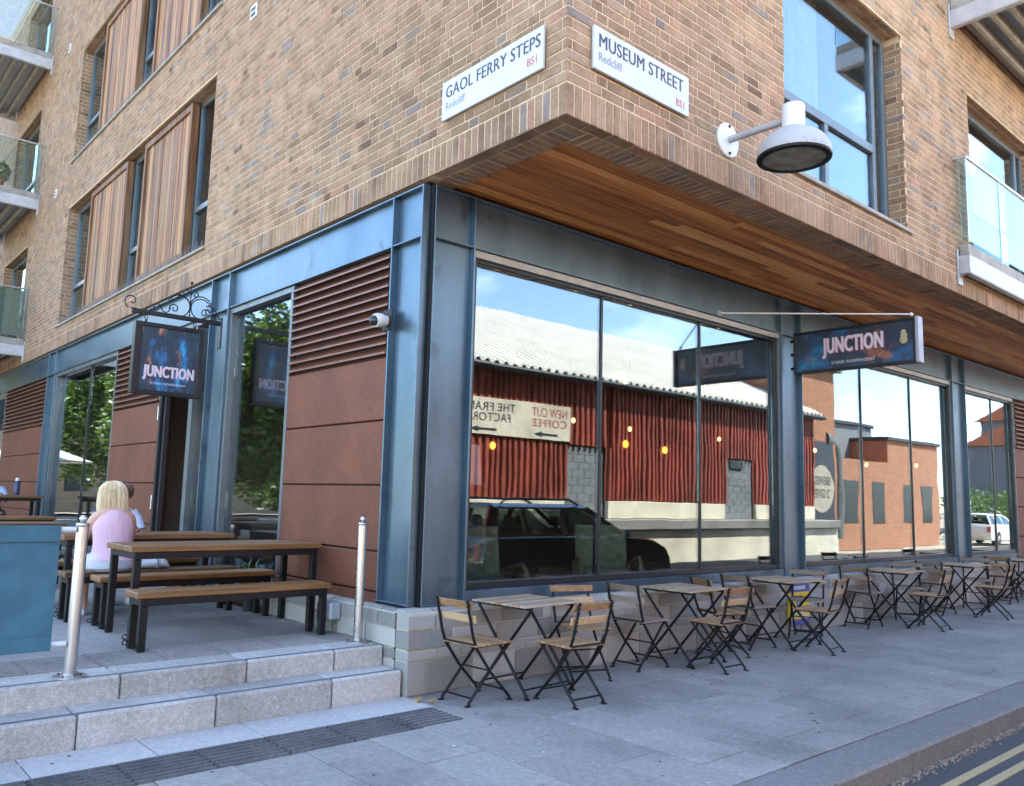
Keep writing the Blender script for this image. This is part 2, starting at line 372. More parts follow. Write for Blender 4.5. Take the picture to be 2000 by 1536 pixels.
OPL = [(4.55,11.33,4.28,6.46),(4.55,11.33,7.38,9.56),(14.6,17.0,4.40,6.46),(14.6,17.0,7.5,9.56),(14.6,17.0,10.6,12.66)]
OPR = [(2.66,5.05,4.30,6.47),(6.9,9.4,4.40,6.47),(6.9,9.4,7.5,9.5),(11.2,13.2,4.40,6.47)]
BZ, TOP = 3.86, 13.0
wl = MB(); wall_boxes(wl, -1.4885, 24, BZ+.004, TOP, OPL, lambda a_,b_,c,d: wl.box(.0045,.30,a_,b_,c,d))
WL = part(wl, 'brick_wall', 'mortar')
wr = MB(); wall_boxes(wr, .302, 22, BZ+.004, TOP, OPR, lambda a_,b_,c,d: wr.box(a_,b_,-1.4955,-1.20,c,d)); wr.box(.0045,.302,-1.4955,-1.489,BZ+.004,TOP)
WR = part(wr, 'brick_wall', 'mortar')
# the storeys above what the street sees, and the roof
t_ = MB()
t_.prism([(.001,-1.5,5.35),(.001,4.4,7.93),(.001,4.4,TOP),(.001,-1.5,TOP)], (.002,0,0))
t_.prism([(.001,4.4,9.72),(.001,8.45,9.72),(.001,15.9,TOP),(.001,4.4,TOP)], (.002,0,0))
t_.box(.009,.30,12.5,26,TOP+.002,15.6); t_.box(.009,.30,24.002,34,.3,TOP)
part(t_, 'upper_brickwork', 'far_brick', WL)
t_ = MB()
t_.prism([(0.01,-1.499,5.25),(2.5,-1.499,6.35),(2.5,-1.499,TOP),(0.01,-1.499,TOP)], (0,.002,0))
t_.prism([(2.5,-1.499,6.95),(3.7,-1.499,6.95),(10.8,-1.499,10.0),(22,-1.499,10.0),(22,-1.499,TOP),(2.5,-1.499,TOP)], (0,.002,0))
part(t_, 'upper_brickwork', 'far_brick', WR)
t_ = MB(); t_.box(-.03,22,-1.53,12.49,TOP+.002,TOP+.2); t_.box(.31,22,12.5,34,TOP+.002,TOP+.2); part(t_, 'roof', 'balcony')
t_ = MB(); t_.box(.32,21.9,23.7,24,.3,TOP); t_.box(21.7,21.99,-1.1,23.7,.3,TOP-.01); part(t_, 'back_wall', 'far_brick')

bricks = []     # (area in view, plane, centre, u, v, n, half length, half height, tint)
def tint(): 
    r_ = random.random(); return min(.9, max(0, random.gauss(.47,.15))) if r_ < .93 else random.uniform(.93,1.0)
def lay(plane, o, u, v, n, length, height, opens, rule, course=.075, bh=.0642, lift=0.):
    o, u, v, n = Vector(o), Vector(u), Vector(v), Vector(n)
    rows = int(height/course+1e-6)
    for r_ in range(rows):
        c = r_*course + course/2
        s = 0.; k = r_ % 2
        if k: s = -.0575
        i = r_*7 % 2
        while s < length:
            ln = .215 if i % 2 == 0 else .1025
            if random.random() < .06: ln = .215
            a_, b_ = max(s,0), min(s+ln, length); s += ln+.0108; i += 1
            segs = [(a_,b_)]
            for (p0,p1,q0,q1) in opens:
                if q0 < c < q1:
                    ns = []
                    for x,y in segs:
                        if y <= p0 or x >= p1: ns.append((x,y))
                        else:
                            if x < p0: ns.append((x,p0))
                            if y > p1: ns.append((p1,y))
                    segs = ns
            for x,y in segs:
                if y-x < .025: continue
                ctr = o + u*((x+y)/2) + v*c
                if not rule((x+y)/2, c) : continue
                q = proj(ctr)
                if q is None or not (-170 < q[0] < 2170 and -170 < q[1] < 1700): continue
                cosv = abs((CAM-ctr).normalized().dot(n)); ar = (y-x)*bh*cosv/q[2]**2 if (-10<q[0]<2010 and -10<q[1]<1546) else 0
                bricks.append((ar, plane, ctr+n*lift, u, v, n, (y-x)/2, bh/2, tint()))
def brick_mesh(mb, c, u, v, n, hu, hv, t, dep=.014, jit=True):
    d = random.uniform(-.0025,.0012) if jit else 0; e_ = .0022
    r1 = random.uniform(-.0016,.0016) if jit else 0
    f = [c+u*(sx*(hu-e_))+v*(sy*(hv-e_)+sx*r1)+n*(d) for sx,sy in ((-1,-1),(1,-1),(1,1),(-1,1))]
    m_ = [c+u*(sx*hu)+v*(sy*hv+sx*r1)+n*(d-.003) for sx,sy in ((-1,-1),(1,-1),(1,1),(-1,1))]
    b = [c+u*(sx*hu)+v*(sy*hv+sx*r1)-n*dep for sx,sy in ((-1,-1),(1,-1),(1,1),(-1,1))]
    mb.add(f+m_+b, [(0,1,2,3)]+[(i,i+4,(i+1)%4+4,(i+1)%4) for i in range(4)]+[(i+4,i+8,(i+1)%4+8,(i+1)%4+4) for i in range(4)], t)
X, Y, Z = Vector((1,0,0)), Vector((0,1,0)), Vector((0,0,1))
z0 = BZ+.225
shift = lambda ops, du: [(p0-du,p1-du,q0-z0,q1-z0) for p0,p1,q0,q1 in ops]
lay('L', (0,-1.5,z0), Y, Z, -X, 24, TOP-z0, shift(OPL,-1.5), lambda s,c: (c+z0 < 5.35+.4375*(s)) if s < 5.9 else c+z0 < max(9.72, 5.35+.4375*s))
lay('R', (.0,-1.5,z0), X, Z, -Y, 20, TOP-z0, shift(OPR,0), lambda s,c: (c+z0 < 5.25+.44*s) if s < 2.5 else c+z0 < max(6.95, 5.25+.44*s))
ok = lambda s,c: True
# reveals of the openings, and their brick heads
for (p0,p1,q0,q1) in OPL:
    lay('L', (.012,p1,q0), X, Z, -Y, .19, q1-q0, [], ok, lift=.005)
    lay('L', (.015,p0,q1), Y, X, -Z, p1-p0, .15, [], ok, lift=.005)
for (p0,p1,q0,q1) in OPR:
    lay('R', (p1,-1.49,q0), Y, Z, -X, .19, q1-q0, [], ok, lift=.005)
    lay('R', (p0,-1.488,q1), X, Y, -Z, p1-p0, .19, [], ok, course=.0745, lift=.005)
bricks.sort(key=lambda b: -b[0])
cache = {}
stuff = {'L': MB(), 'R': MB()}
for i, (ar, pl, c, u, v, n, hu, hv, tt) in enumerate(bricks):
    if i < 300:
        key = (pl, tuple(n), round(hu,3), round(tt*14))
        if key not in cache:
            mb = MB(); brick_mesh(mb, Vector((0,0,0)), u, v, n, hu, hv, tt); cache[key] = mb.mesh('brick', M['brick'])
        link('brick', cache[key], WL if pl == 'L' else WR, c)
    else: brick_mesh(stuff[pl], c, u, v, n, hu, hv, tt)
for pl, par in (('L',WL),('R',WR)): tag(part(stuff[pl], 'brickwork', 'brick', par), kind='stuff')

# soldier course and the brick edge of the soffit
sold = []
for k in range(300):
    y = -1.5 + .0775 + .0375 + k*.075
    if y < 23: sold.append(('L', Vector((0,y,BZ+.1095)), Y, Z, -X, .0315, .1065))
for k in range(260):
    x = .0775+.0375+k*.075
    if x < 19: sold.append(('R', Vector((x,-1.5,BZ+.1095)), X, Z, -Y, .0315, .1065))
cut = lambda y: Vector((0,y,0))
k = 0
y = -1.385
while y < -.03:
    sold.append(('L', Vector((.2135,y+.0325,BZ)), Y, X, -Z, .0312, .0965)); y += .075
x = .33
while x < 16:
    sold.append(('R', Vector((x+.0325,-1.2925,BZ)), X, Y, -Z, .0312, .0965)); x += .075
y = -1.39
while y < -.1:
    sold.append(('L', Vector((.0525,y+.1075,BZ)), Y, X, -Z, .1075, .0515)); y += .225
x = .02
while x < 16:
    sold.append(('R', Vector((x+.1075,-1.4465,BZ)), X, Y, -Z, .1075, .0485)); x += .225
sold = [(1/proj(s[1])[2], *s) for s in sold if seen(s[1])]
sold.sort(key=lambda s: -s[0])
stuff = {'L': MB(), 'R': MB()}; cache = {}
for i, (ar, pl, c, u, v, n, hu, hv) in enumerate(sold):
    tt = tint()
    if i < 300:
        key = (tuple(n), tuple(u), round(hu,3), round(hv,3), round(tt*14))
        if key not in cache:
            mb = MB(); brick_mesh(mb, Vector((0,0,0)), u, v, n, hu, hv, tt); cache[key] = mb.mesh('soldier_brick', M['brick'])
        link('soldier_brick', cache[key], WL if pl == 'L' else WR, c)
    else: brick_mesh(stuff[pl], c, u, v, n, hu, hv, tt)
for pl, par in (('L',WL),('R',WR)): tag(part(stuff[pl], 'soldier_brickwork', 'brick', par), kind='stuff')
mb = MB(); mb.bbox(.0005,.0725,-1.4995,-1.4275,BZ+.0005,BZ+.216,.004,.3); part(mb, 'corner_brick', 'brick', WR)
mb = MB(); mb.box(.001,.0044,-1.489,24,BZ+.004,BZ+.0055); part(mb, 'bed_joint', 'mortar', WL)
mb = MB(); mb.box(.012,.31,-1.489,.03,BZ+.0042,BZ+.02); mb.box(.31,20,-1.489,-1.19,BZ+.0042,BZ+.02); part(mb, 'soffit_bed', 'mortar', WR)

# timber soffit boards
mb = MB(); mb.box(.312,20,-1.19,.06,BZ+.032,BZ+.06); SO = part(mb, 'timber_soffit', 'slatback')
w = 1.245/15
for r_ in range(15):
    y = -1.188+r_*w; x = .316
    while x < 19:
        ln = random.uniform(1.3,3.2); x1 = min(x+ln, 19)
        mb = MB(); mb.bbox(x, x1-.003, y+.0015, y+w-.0015, BZ+.010+random.uniform(-.001,.001), BZ+.032, .002, random.random())
        part(mb, 'board', 'soffit', SO); x = x1

# ---- steel frame
def column(axis, a0, a1, zb=.60, zt=3.825, web=.07, ft=.014, stiff=True):
    mb = MB()
    def bx(u0,u1,d0,d1,zz0,zz1):
        if axis == 'L': mb.bbox(d0,d1,u0,u1,zz0,zz1,.002)
        else: mb.bbox(u0,u1,d0,d1,zz0,zz1,.002)
    bx(a0,a0+ft,0,web,zb,zt); bx(a1-ft,a1,0,web,zb,zt); bx(a0+ft,a1-ft,web-.012,web,zb,zt)
    bx(a0+ft,a1-ft,.004,web-.012,3.402,3.415); bx(a0+ft,a1-ft,.004,web-.012,zb,zb+.014); bx(a0+ft,a1-ft,.004,web-.012,zt-.014,zt)
    return part(mb, 'steel_column', 'steel')
LC = [(.055,.48),(3.71,4.22),(11.22,11.77),(18.8,19.3)]; RC = [(.085,.495),(5.11,5.56),(10.1,10.62),(15.1,15.6)]
for a_, b_ in LC: column('L', a_, b_, .60 if a_ < 1 else .335)
for a_, b_ in RC: column('R', a_, b_)
def beam(axis, a0, a1, zb=3.402, zt=3.825):
    mb = MB()
    def bx(d0,d1,zz0,zz1):
        if axis == 'L': mb.bbox(d0,d1,a0,a1,zz0,zz1,.002)
        else: mb.bbox(a0,a1,d0,d1,zz0,zz1,.002)
    bx(.058,.07,zb+.013,zt-.014); bx(.006,.07,zb,zb+.013); bx(.006,.07,zt-.014,zt)
    return part(mb, 'steel_beam', 'steel')
for (a,b_),(c,d) in zip(LC[:-1],LC[1:]): beam('L', b_+.001, c-.001)
for (a,b_),(c,d) in zip(RC[:-1],RC[1:]): beam('R', b_+.001, c-.001)
mb = MB(); mb.box(.072,.084,.01,.06,.6,3.82); part(mb, 'corner_gap_shade', 'black')  # black strip stands in for the shade inside the open corner notch
mb = MB(); mb.box(.07,.30,.08,24,3.826,BZ+.003); mb.box(.30,20,.075,.25,3.826,BZ+.03); part(mb, 'shadow_gap_fill', 'black')  # black filler, the dark of the shadow gap above the steel put into colour

# ---- glazing on Museum Street
def glazing_R(x0, x1, mull):
    mb = MB(); z0, z1 = .60, 3.40
    mb.bbox(x0,x1,.03,.14,z1-.062,z1-.001,.003)                     # pale head strip
    part(mb, 'head_strip', 'palestrip')
    mb = MB(); mb.bbox(x0,x1,.012,.14,z0,z0+.095,.004); part(mb, 'sill_channel', 'steel')
    mb = MB()
    mb.bbox(x0,x0+.03,.03,.15,z0+.096,z1-.063,.003); fr = part(mb, 'window', 'greyframe')
    mb = MB(); mb.bbox(x1-.03,x1,.03,.15,z0+.096,z1-.063,.003); part(mb, 'jamb', 'greyframe', fr)
    mb = MB(); a_, b_ = x0+.031, x1-.031; zz0, zz1 = z0+.097, z1-.064
    mb.bbox(a_,b_,.06,.15,zz0,zz0+.05,.003); mb.bbox(a_,b_,.06,.15,zz1-.03,zz1,.003)
    mb.bbox(a_,a_+.035,.06,.15,zz0+.051,zz1-.031,.003); mb.bbox(b_-.035,b_,.06,.15,zz0+.051,zz1-.031,.003)
    part(mb, 'frame', 'darkframe', fr)
    xs = [a_+.035]+list(mull)+[b_-.035]
    for m_ in mull:
        mb = MB(); mb.bbox(m_-.013,m_+.013,.085,.16,zz0+.051,zz1-.031,.003); part(mb, 'mullion', 'darkframe', fr)
    for i in range(len(xs)-1):
        p0 = xs[i]+(.014 if i else 0); p1 = xs[i+1]-(.014 if i < len(xs)-2 else 0)
        mb = MB(); mb.box(p0+.001,p1-.001,.100,.112,zz0+.051,zz1-.031); part(mb, 'pane', 'glass', fr)
glazing_R(.496, 5.109, (2.10, 3.63)); glazing_R(5.561, 10.099, (7.22, 8.74)); glazing_R(10.621, 12.86, (11.97,)); glazing_R(15.601, 20, (17.1,18.6))

# ---- rusted cladding and louvres
def cladding(axis, a0, a1, base):
    def bx(mb,u0,u1,d0,d1,z0,z1,b=.003,t=None):
        if axis == 'L': mb.bbox(d0,d1,u0,u1,z0,z1,b,t)
        else: mb.bbox(u0,u1,d0,d1,z0,z1,b,t)
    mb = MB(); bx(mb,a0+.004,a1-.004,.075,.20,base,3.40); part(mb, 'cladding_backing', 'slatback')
    zs = [base+.075,.97,1.485,2.0,2.515] if base > .4 else [base+.08,.455,.97,1.485,2.0,2.515]
    for q0, q1 in zip(zs[:-1],zs[1:]):
        mb = MB(); bx(mb,a0+.005,a1-.005,.030+random.uniform(-.003,.003),.074,q0+.0065,q1-.0065,.006); part(mb, 'cladding_panel', 'corten')
    mb = MB(); bx(mb,a0+.003,a1-.003,.012,.074,base,base+.07); part(mb, 'base_strip', 'corten')
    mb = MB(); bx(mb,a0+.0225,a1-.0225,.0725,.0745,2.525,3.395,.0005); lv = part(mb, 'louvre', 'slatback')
    for q in (a0+.002,a1-.022):
        mb = MB(); bx(mb,q,q+.020,.02,.074,2.525,3.395); part(mb, 'louvre_jamb', 'greyframe', lv)
    for k_ in range(11):
        z = 2.533+k_*.0785; mb = MB()
        pr = [(.002,z),(.002,z+.015),(.012,z+.020),(.072,z+.066),(.072,z+.054),(.014,z+.004)]
        if axis == 'L': mb.prism([(d,a0+.023,q) for d,q in pr], (0,a1-a0-.046,0))
        else: mb.prism([(a0+.023,d,q) for d,q in pr][::-1], (a1-a0-.046,0,0))
        part(mb, 'slat', 'slat', lv)
cladding('L', .481, 2.22, .585); cladding('L', 5.74, 7.70, .34); cladding('L', 11.78, 15.4, .34); cladding('R', 12.865, 15.095, .585)

# ---- glazing on Gaol Ferry Steps
def glazing_L(y0, y1, mull=(), z0=.345):
    z1 = 3.40; mb = MB()
    mb.bbox(.03,.14,y0,y1,z1-.06,z1-.001,.003); mb.bbox(.03,.14,y0,y1,z0,z0+.09,.003)
    mb.bbox(.03,.14,y0,y0+.045,z0+.091,z1-.061,.003); mb.bbox(.03,.14,y1-.045,y1,z0+.091,z1-.061,.003)
    fr = part(mb, 'window', 'greyframe'); ys = [y0+.045]+list(mull)+[y1-.045]
    for m_ in mull:
        mb = MB(); mb.bbox(.085,.15,m_-.013,m_+.013,z0+.091,z1-.061,.003); part(mb, 'mullion', 'darkframe', fr)
    for i in range(len(ys)-1):
        p0 = ys[i]+(.014 if i else 0); p1 = ys[i+1]-(.014 if i < len(ys)-2 else 0)
        mb = MB(); mb.box(.100,.112,p0+.001,p1-.001,z0+.091,z1-.061); part(mb, 'pane', 'glass', fr)
    return fr
glazing_L(2.222, 3.709); glazing_L(7.702, 11.218, (9.25,)); glazing_L(15.4, 18.79)
# door bay: sidelight, folded leaves, dark opening, overlight
glazing_L(4.222, 4.70)
DR = MB(); DR.bbox(.03,.14,4.701,5.739,2.76,2.83,.003); DR.bbox(.03,.14,4.701,4.76,.34,2.759,.003); DR.bbox(.03,.14,5.68,5.739,.34,2.759,.003)
DR.bbox(.03,.14,4.701,5.739,3.34,3.399,.003)
DO = part(DR, 'door', 'greyframe')
mb = MB(); mb.box(.1,.112,4.71,5.73,2.831,3.339); part(mb, 'overlight', 'glass', DO)
for i, yy in enumerate((5.56,5.47)):
    mb = MB(); x0_, x1_ = -.02+.03*i, .60
    mb.bbox(x0_,x0_+.06,yy,yy+.045,.35,2.74,.003); mb.bbox(x1_-.06,x1_,yy,yy+.045,.35,2.74,.003); mb.bbox(x0_+.061,x1_-.061,yy,yy+.045,.35,.47,.003); mb.bbox(x0_+.061,x1_-.061,yy,yy+.045,2.66,2.74,.003)
    lf = part(mb, 'door_leaf', 'darkframe', DO)
mb = MB(); mb.box(.58,.6,4.9,5.0,1.2,2.3); part(mb, 'door_notice', m_plain('red_poster',(.45,.06,.04),.6), DO)
for z in (1.25,2.35):
    mb = MB(); mb.bbox(-.045,-.021,5.57,5.60,z-.09,z+.09,.004); part(mb, 'hinge', 'stainless', DO)

# ---- concrete block plinth
def plinth(runs):
    for axis, a0, a1, zmin in runs:
        core = MB()
        if axis == 'R': core.box(a0+.012,a1,-.088,.09,-.1,.575)
        else: core.box(-.078,.09,a0,a1,zmin-.05,.565)
        pl = part(core, 'plinth', 'blockmortar')
        cs = [(.005,.235,0),(.245,.310,.1),(.320,.452,.23),(.462,.552,.07)]
        for ci, (q0,q1,off) in enumerate(cs):
            if q1 < zmin+.02: continue
            q0 = max(q0, zmin+.002); a_ = a0; first = True
            while a_ < a1-.02:
                ln = random.choice((.43,.43,.215,.43)) if ci != 3 else random.choice((.32,.43))
                if first: ln = .17+off; first = False
                b_ = min(a_+ln, a1); mb = MB(); t = random.random()
                top = ci == 3
                if axis == 'R':
                    if top: mb.prism([(a_+.006,-.1,q0),(a_+.006,-.1,q1),(a_+.006,-.045,.597),(a_+.006,.05,.597),(a_+.006,.05,q0)][::-1], (b_-a_-.012,0,0), t)
                    else: mb.bbox(a_+.006,b_-.006,-.1+random.uniform(-.002,.002),.06,q0,q1,.005,t)
                else:
                    if top: mb.prism([(-.09,a_+.006,q0),(-.09,a_+.006,q1),(-.035,a_+.006,.582),(.05,a_+.006,.582),(.05,a_+.006,q0)], (0,b_-a_-.012,0), t)
                    else: mb.bbox(-.09+random.uniform(-.002,.002),.06,a_+.006,b_-.006,q0,q1,.005,t)
                part(mb, 'block', 'block', pl); a_ = b_
plinth([('R',-.09,15.9,0.0),('L',.062,2.22,.0)])

# ---- upper windows on Gaol Ferry Steps with sliding cedar shutters
def upper_window_L(p0,p1,q0,q1, shut=()):
    mb = MB(); x0_, x1_ = .17, .23
    mb.bbox(x0_,x1_,p0+.001,p1-.02,q1-.07,q1-.016,.003); mb.bbox(x0_,x1_,p0+.001,p1-.02,q0,q0+.06,.003)
    edges = sorted([p0+.03, p1-.05]+[v for s in shut for v in s])
    for v in edges: mb.bbox(x0_-.004,x1_+.004,v-.035,v+.035,q0+.061,q1-.071,.003)
    fr = part(mb, 'window', 'greyframe')
    for a_, b_ in zip(edges[:-1],edges[1:]):
        if any(s[0] <= (a_+b_)/2 <= s[1] for s in shut): continue
        zt = q0+.70 if q1-q0 > 2 else q0+.5
        mb = MB(); mb.bbox(x0_-.012,x1_,a_+.036,b_-.036,zt-.035,zt+.035,.003); part(mb, 'transom', 'greyframe', fr)
        for c, d in ((q0+.062,zt-.036),(zt+.036,q1-.072)):
            mb = MB(); mb.box(.195,.207,a_+.036,b_-.036,c,d); part(mb, 'pane', 'glassup', fr)
    mb = MB(); mb.box(.9,.92,p0,p1,q0,q1); part(mb, 'blind', 'roomlight', fr)
    mb = MB(); mb.box(.30,1.6,p0-.3,p0-.02,q0-.1,q1+.1); mb.box(.30,1.6,p1,p1+.3,q0-.1,q1+.1); mb.box(.30,1.6,p0-.3,p1+.3,q0-.15,q0-.1); mb.box(.30,1.6,p0-.3,p1+.3,q1+.1,q1+.15); mb.box(1.6,1.62,p0-.3,p1+.3,q0-.15,q1+.15); part(mb, 'room', 'room', fr)
    mb = MB(); mb.bbox(-.035,.17,p0-.05,p1+.12,q0-.035,q0-.001,.005); part(mb, 'window_sill', 'decking', fr)
    for (a_, b_) in shut:
        mb = MB(); h0, h1 = q0+.05, q1-.03
        mb.bbox(.05,.15,a_,a_+.07,h0,h1,.003,.2); mb.bbox(.05,.15,b_-.07,b_,h0,h1,.003,.3); mb.bbox(.05,.15,a_+.071,b_-.071,h1-.09,h1,.003,.25); mb.bbox(.05,.15,a_+.071,b_-.071,h0,h0+.09,.003,.3)
        sh = part(mb, 'shutter', 'shutter')
        n_ = int((b_-a_-.142)/.072); w_ = (b_-a_-.142)/n_
        for i in range(n_):
            mb = MB(); y_ = a_+.071+i*w_; d = random.uniform(-.004,.004)
            mb.bbox(.078+d,.11,y_+.0035,y_+w_-.0035,h0+.091,h1-.091,.004,random.random()); part(mb, 'slat', 'shutter', sh)
SH = [(5.45,7.30),(8.08,10.05)]
upper_window_L(*OPL[0], SH); upper_window_L(*OPL[1], SH)
for o_ in OPL[2:]: upper_window_L(*o_)
# anti bird spikes on the two long sills
for q in (4.28,7.38):
    mb = MB(); y = 4.6
    while y < 11.2:
        for dx in (-.02,.03,.08):
            a_ = random.uniform(-.03,.03); mb.bar((dx,y,q),(dx+a_,y+random.uniform(-.03,.03),q+.10),.0022,.0022)
        y += .035
    tag(part(mb, 'bird_spikes', 'spike'), kind='stuff')

# ---- upper windows on Museum Street
def upper_window_R(p0,p1,q0,q1, main, cur):
    y0_, y1_ = -1.32, -1.26; mb = MB()
    mb.bbox(p0,p1-.02,y0_,y1_,q1-.075,q1-.018,.003); mb.bbox(p0,p1-.02,y0_,y1_,q0,q0+.06,.003)
    sp = p1-.32 if main else p1-.30
    vs = [p0+.03, sp, p1-.05]
    for v in vs: mb.bbox(v-.035,v+.035,y0_-.004,y1_+.004,q0+.061,q1-.076,.003)
    fr = part(mb, 'window', 'greyframe'); a_, b_ = vs[0]+.036, sp-.036
    if main:
        zt = q0+.82; mb = MB(); mb.bbox(a_,b_,y0_-.012,y1_,zt-.045,zt+.045,.003)
        mm = (a_+b_)/2; mb.bbox(mm-.035,mm+.035,y0_-.01,y1_,q0+.061,zt-.046,.003); part(mb, 'transom', 'greyframe', fr)
        ps = [(a_,b_,zt+.046,q1-.077),(a_,mm-.036,q0+.062,zt-.046),(mm+.036,b_,q0+.062,zt-.046),(sp+.036,p1-.086,q0+.062,q1-.077)]
    else: ps = [(a_,b_,q0+.062,q1-.077),(sp+.036,p1-.086,q0+.062,q1-.077)]
    for (c,d,e_,f) in ps:
        mb = MB(); mb.box(c,d,-1.297,-1.285,e_,f); part(mb, 'pane', 'glassup', fr)
    mb = MB(); n_ = 60; pts = []
    for i in range(n_+1):
        x = p0+.04+(p1-p0-.45)*(.62 if main else .95)*i/n_; pts.append((x, -1.13+.03*math.sin(i*.9)+.012*math.sin(i*2.3)))
    for (xa,ya),(xb,yb) in zip(pts[:-1],pts[1:]): mb.add([(xa,ya,q0+.1),(xb,yb,q0+.1),(xb,yb,q1),(xa,ya,q1)], [(0,1,2,3)])
    part(mb, 'curtain', cur, fr, smooth=True)
    mb = MB(); mb.box(p0-.3,p0-.02,-1.19,.4,q0-.1,q1+.1); mb.box(p1,p1+.3,-1.19,.4,q0-.1,q1+.1); mb.box(p0-.3,p1+.3,-1.19,.4,q1+.1,q1+.15); mb.box(p0-.3,p1+.3,-1.19,.4,q0-.15,q0-.1); mb.box(p0-.3,p1+.3,.4,.42,q0-.15,q1+.15); part(mb, 'room', 'paleroom' if main else 'room', fr)
    mb = MB(); mb.bbox(p0-.1,p1+.08,-1.535,-1.32,q0-.04,q0-.001,.005); part(mb, 'window_sill', 'decking', fr)
upper_window_R(*OPR[0], True, 'curtain')
for o_ in OPR[1:]: upper_window_R(*o_, False, 'darkcurtain')

# ---- wall vents
for (yy, zz) in ((3.55,6.82),(12.5,7.05),(12.5,10.06)):
    mb = MB(); mb.bbox(-.012,.012,yy-.08,yy+.08,zz-.08,zz+.08,.003)
    vt = part(mb, 'air_vent', 'white')
    for k in range(2): 
        mb = MB(); mb.box(-.0135,-.0125,yy-.06,yy+.06,zz-.055+k*.065,zz-.012+k*.065); part(mb, 'vent_slot', 'black', vt)

# ---- balconies
def balcony(kind, a0, a1, out, zb, screen=False, deckh=.34):
    """L: projects to -x from the long wall, R: to -y"""
    def bx(mb,u0,u1,d0,d1,z0_,z1_,b=.004):
        if kind == 'L': mb.bbox(-d1,-d0,u0,u1,z0_,z1_,b)
        else: mb.bbox(u0,u1,-1.5-d1,-1.5-d0,z0_,z1_,b)
    mb = MB(); bx(mb,a0,a1,.03,out,zb+.22,zb+deckh); bal = part(mb, 'balcony', 'decking')
    mb = MB(); bx(mb,a0-.012,a1+.012,.02,out+.012,zb+.21,zb+.218); bx(mb,a0-.012,a0-.001,.02,out+.012,zb,zb+.209); bx(mb,a1+.001,a1+.012,.02,out+.012,zb,zb+.209); bx(mb,a0-.012,a0+.06,.02,out,zb-.012,zb-.001); bx(mb,a0,a1,out-.0,out+.012,zb,zb+.209); bx(mb,a0,a1,out-.06,out+.01,zb-.012,zb-.001)
    bx(mb,a0-.02,a0+.10,.0,.02,zb-.12,zb+.30)
    part(mb, 'edge_beam', 'balcony', bal)
    n_ = int(out/.22)
    for i in range(1,n_+1):
        mb = MB(); d = i*out/(n_+1); bx(mb,a0+.005,a1-.005,d-.025,d+.025,zb+.06,zb+.208); part(mb, 'joist', 'decking', bal)
    h0, h1 = zb+deckh+.04, zb+1.36
    mb = MB(); bx(mb,a0-.004,a0+.008,.06,out,h0,h1); part(mb, 'glass_panel', 'glassbal', bal)
    u = a0
    while u < a1-.1:
        e_ = min(u+1.05, a1); mb = MB(); bx(mb,u+.005,e_-.005,out-.012,out,h0,h1); part(mb, 'glass_panel', 'glassbal', bal)
        mb = MB(); bx(mb,u-.012,u+.004,out+.001,out+.013,h0-.03,h1); part(mb, 'baluster', 'stainless', bal); u = e_
    mb = MB()
    P = lambda u_,d_,z_: (-d_,u_,z_) if kind == 'L' else (u_,-1.5-d_,z_)
    mb.tube([P(a0,.0,h1+.02),P(a0,out,h1+.02),P(a1,out,h1+.02),P(a1,0,h1+.02)], .02, 8); part(mb, 'handrail', 'stainless', bal, smooth=True)
    if screen:
        mb = MB(); k_ = 0; d = .08
        while d < out-.03:
            bx(mb,a0+.02+random.uniform(-.002,.002),a0+.03,d,d+.011,h0+.02,h1-.02-random.uniform(0,.015),.001); d += .013
        tag(part(mb, 'reed_screen', m_plain('reed',(.23,.22,.16),.9,0,.3,30), bal), kind='stuff')
    return bal
for zb, sc in ((4.02,True),(7.10,False),(10.18,False)): balcony('L', 13.95, 17.4, 1.7, zb, sc)
balcony('R', 6.36, 9.6, .13, 4.08); balcony('R', 6.42, 9.6, 1.0, 7.12)
# ---- cafe interior
mb = MB(); mb.box(.12,20,.165,23,.2,.335); IF = part(mb, 'interior_floor', 'roomfloor')
mb = MB(); mb.box(.165,20,11.9,12,.336,3.39); mb.box(.165,2.6,6.6,6.65,.336,3.38); mb.box(18.9,19.0,.9,11.8,.336,3.38); part(mb, 'interior_wall', 'room')
mb = MB(); mb.box(.15,20,.165,23,3.40,3.45); part(mb, 'interior_ceiling', 'room')

# ---------------------------------------------------------------- ground, road, pavement, steps, terrace
def struct(mb, name, mat, parent=None, **k):
    o = mb.build(name, M[mat], parent, **k)
    if parent is None: tag(o, kind='structure')
    return o
mb = MB(); mb.box(-300,300,-300,300,-.6,-.20); struct(mb, 'ground', 'earth')
mb = MB(); mb.box(-60,70,-8.1,-2.87,-.19,-.12); RD = struct(mb, 'road', 'asphalt')
for y0_, y1_ in ((-3.115,-3.060),(-3.245,-3.190)):
    mb = MB(); mb.box(-40,60,y0_,y1_,-.1199,-.1155); struct(mb, 'yellow_line', 'line', RD)
# gutter grit
mb = MB()
for i in range(2600):
    x = random.uniform(-2.5,6); y = -2.872-abs(random.gauss(0,.03)); s_ = random.uniform(.003,.009)
    mb.box(x-s_,x+s_,y-s_*.5,y+s_*.5,-.12,-.12+s_*.8)
tag(mb.build('gutter_grit', m_plain('grit',(.30,.25,.18),.9,0,.4,20), RD), kind='stuff')
mb = MB(); mb.box(-40,40,-2.56,-.07,-.15,-.012); PV = struct(mb, 'pavement', 'joint')
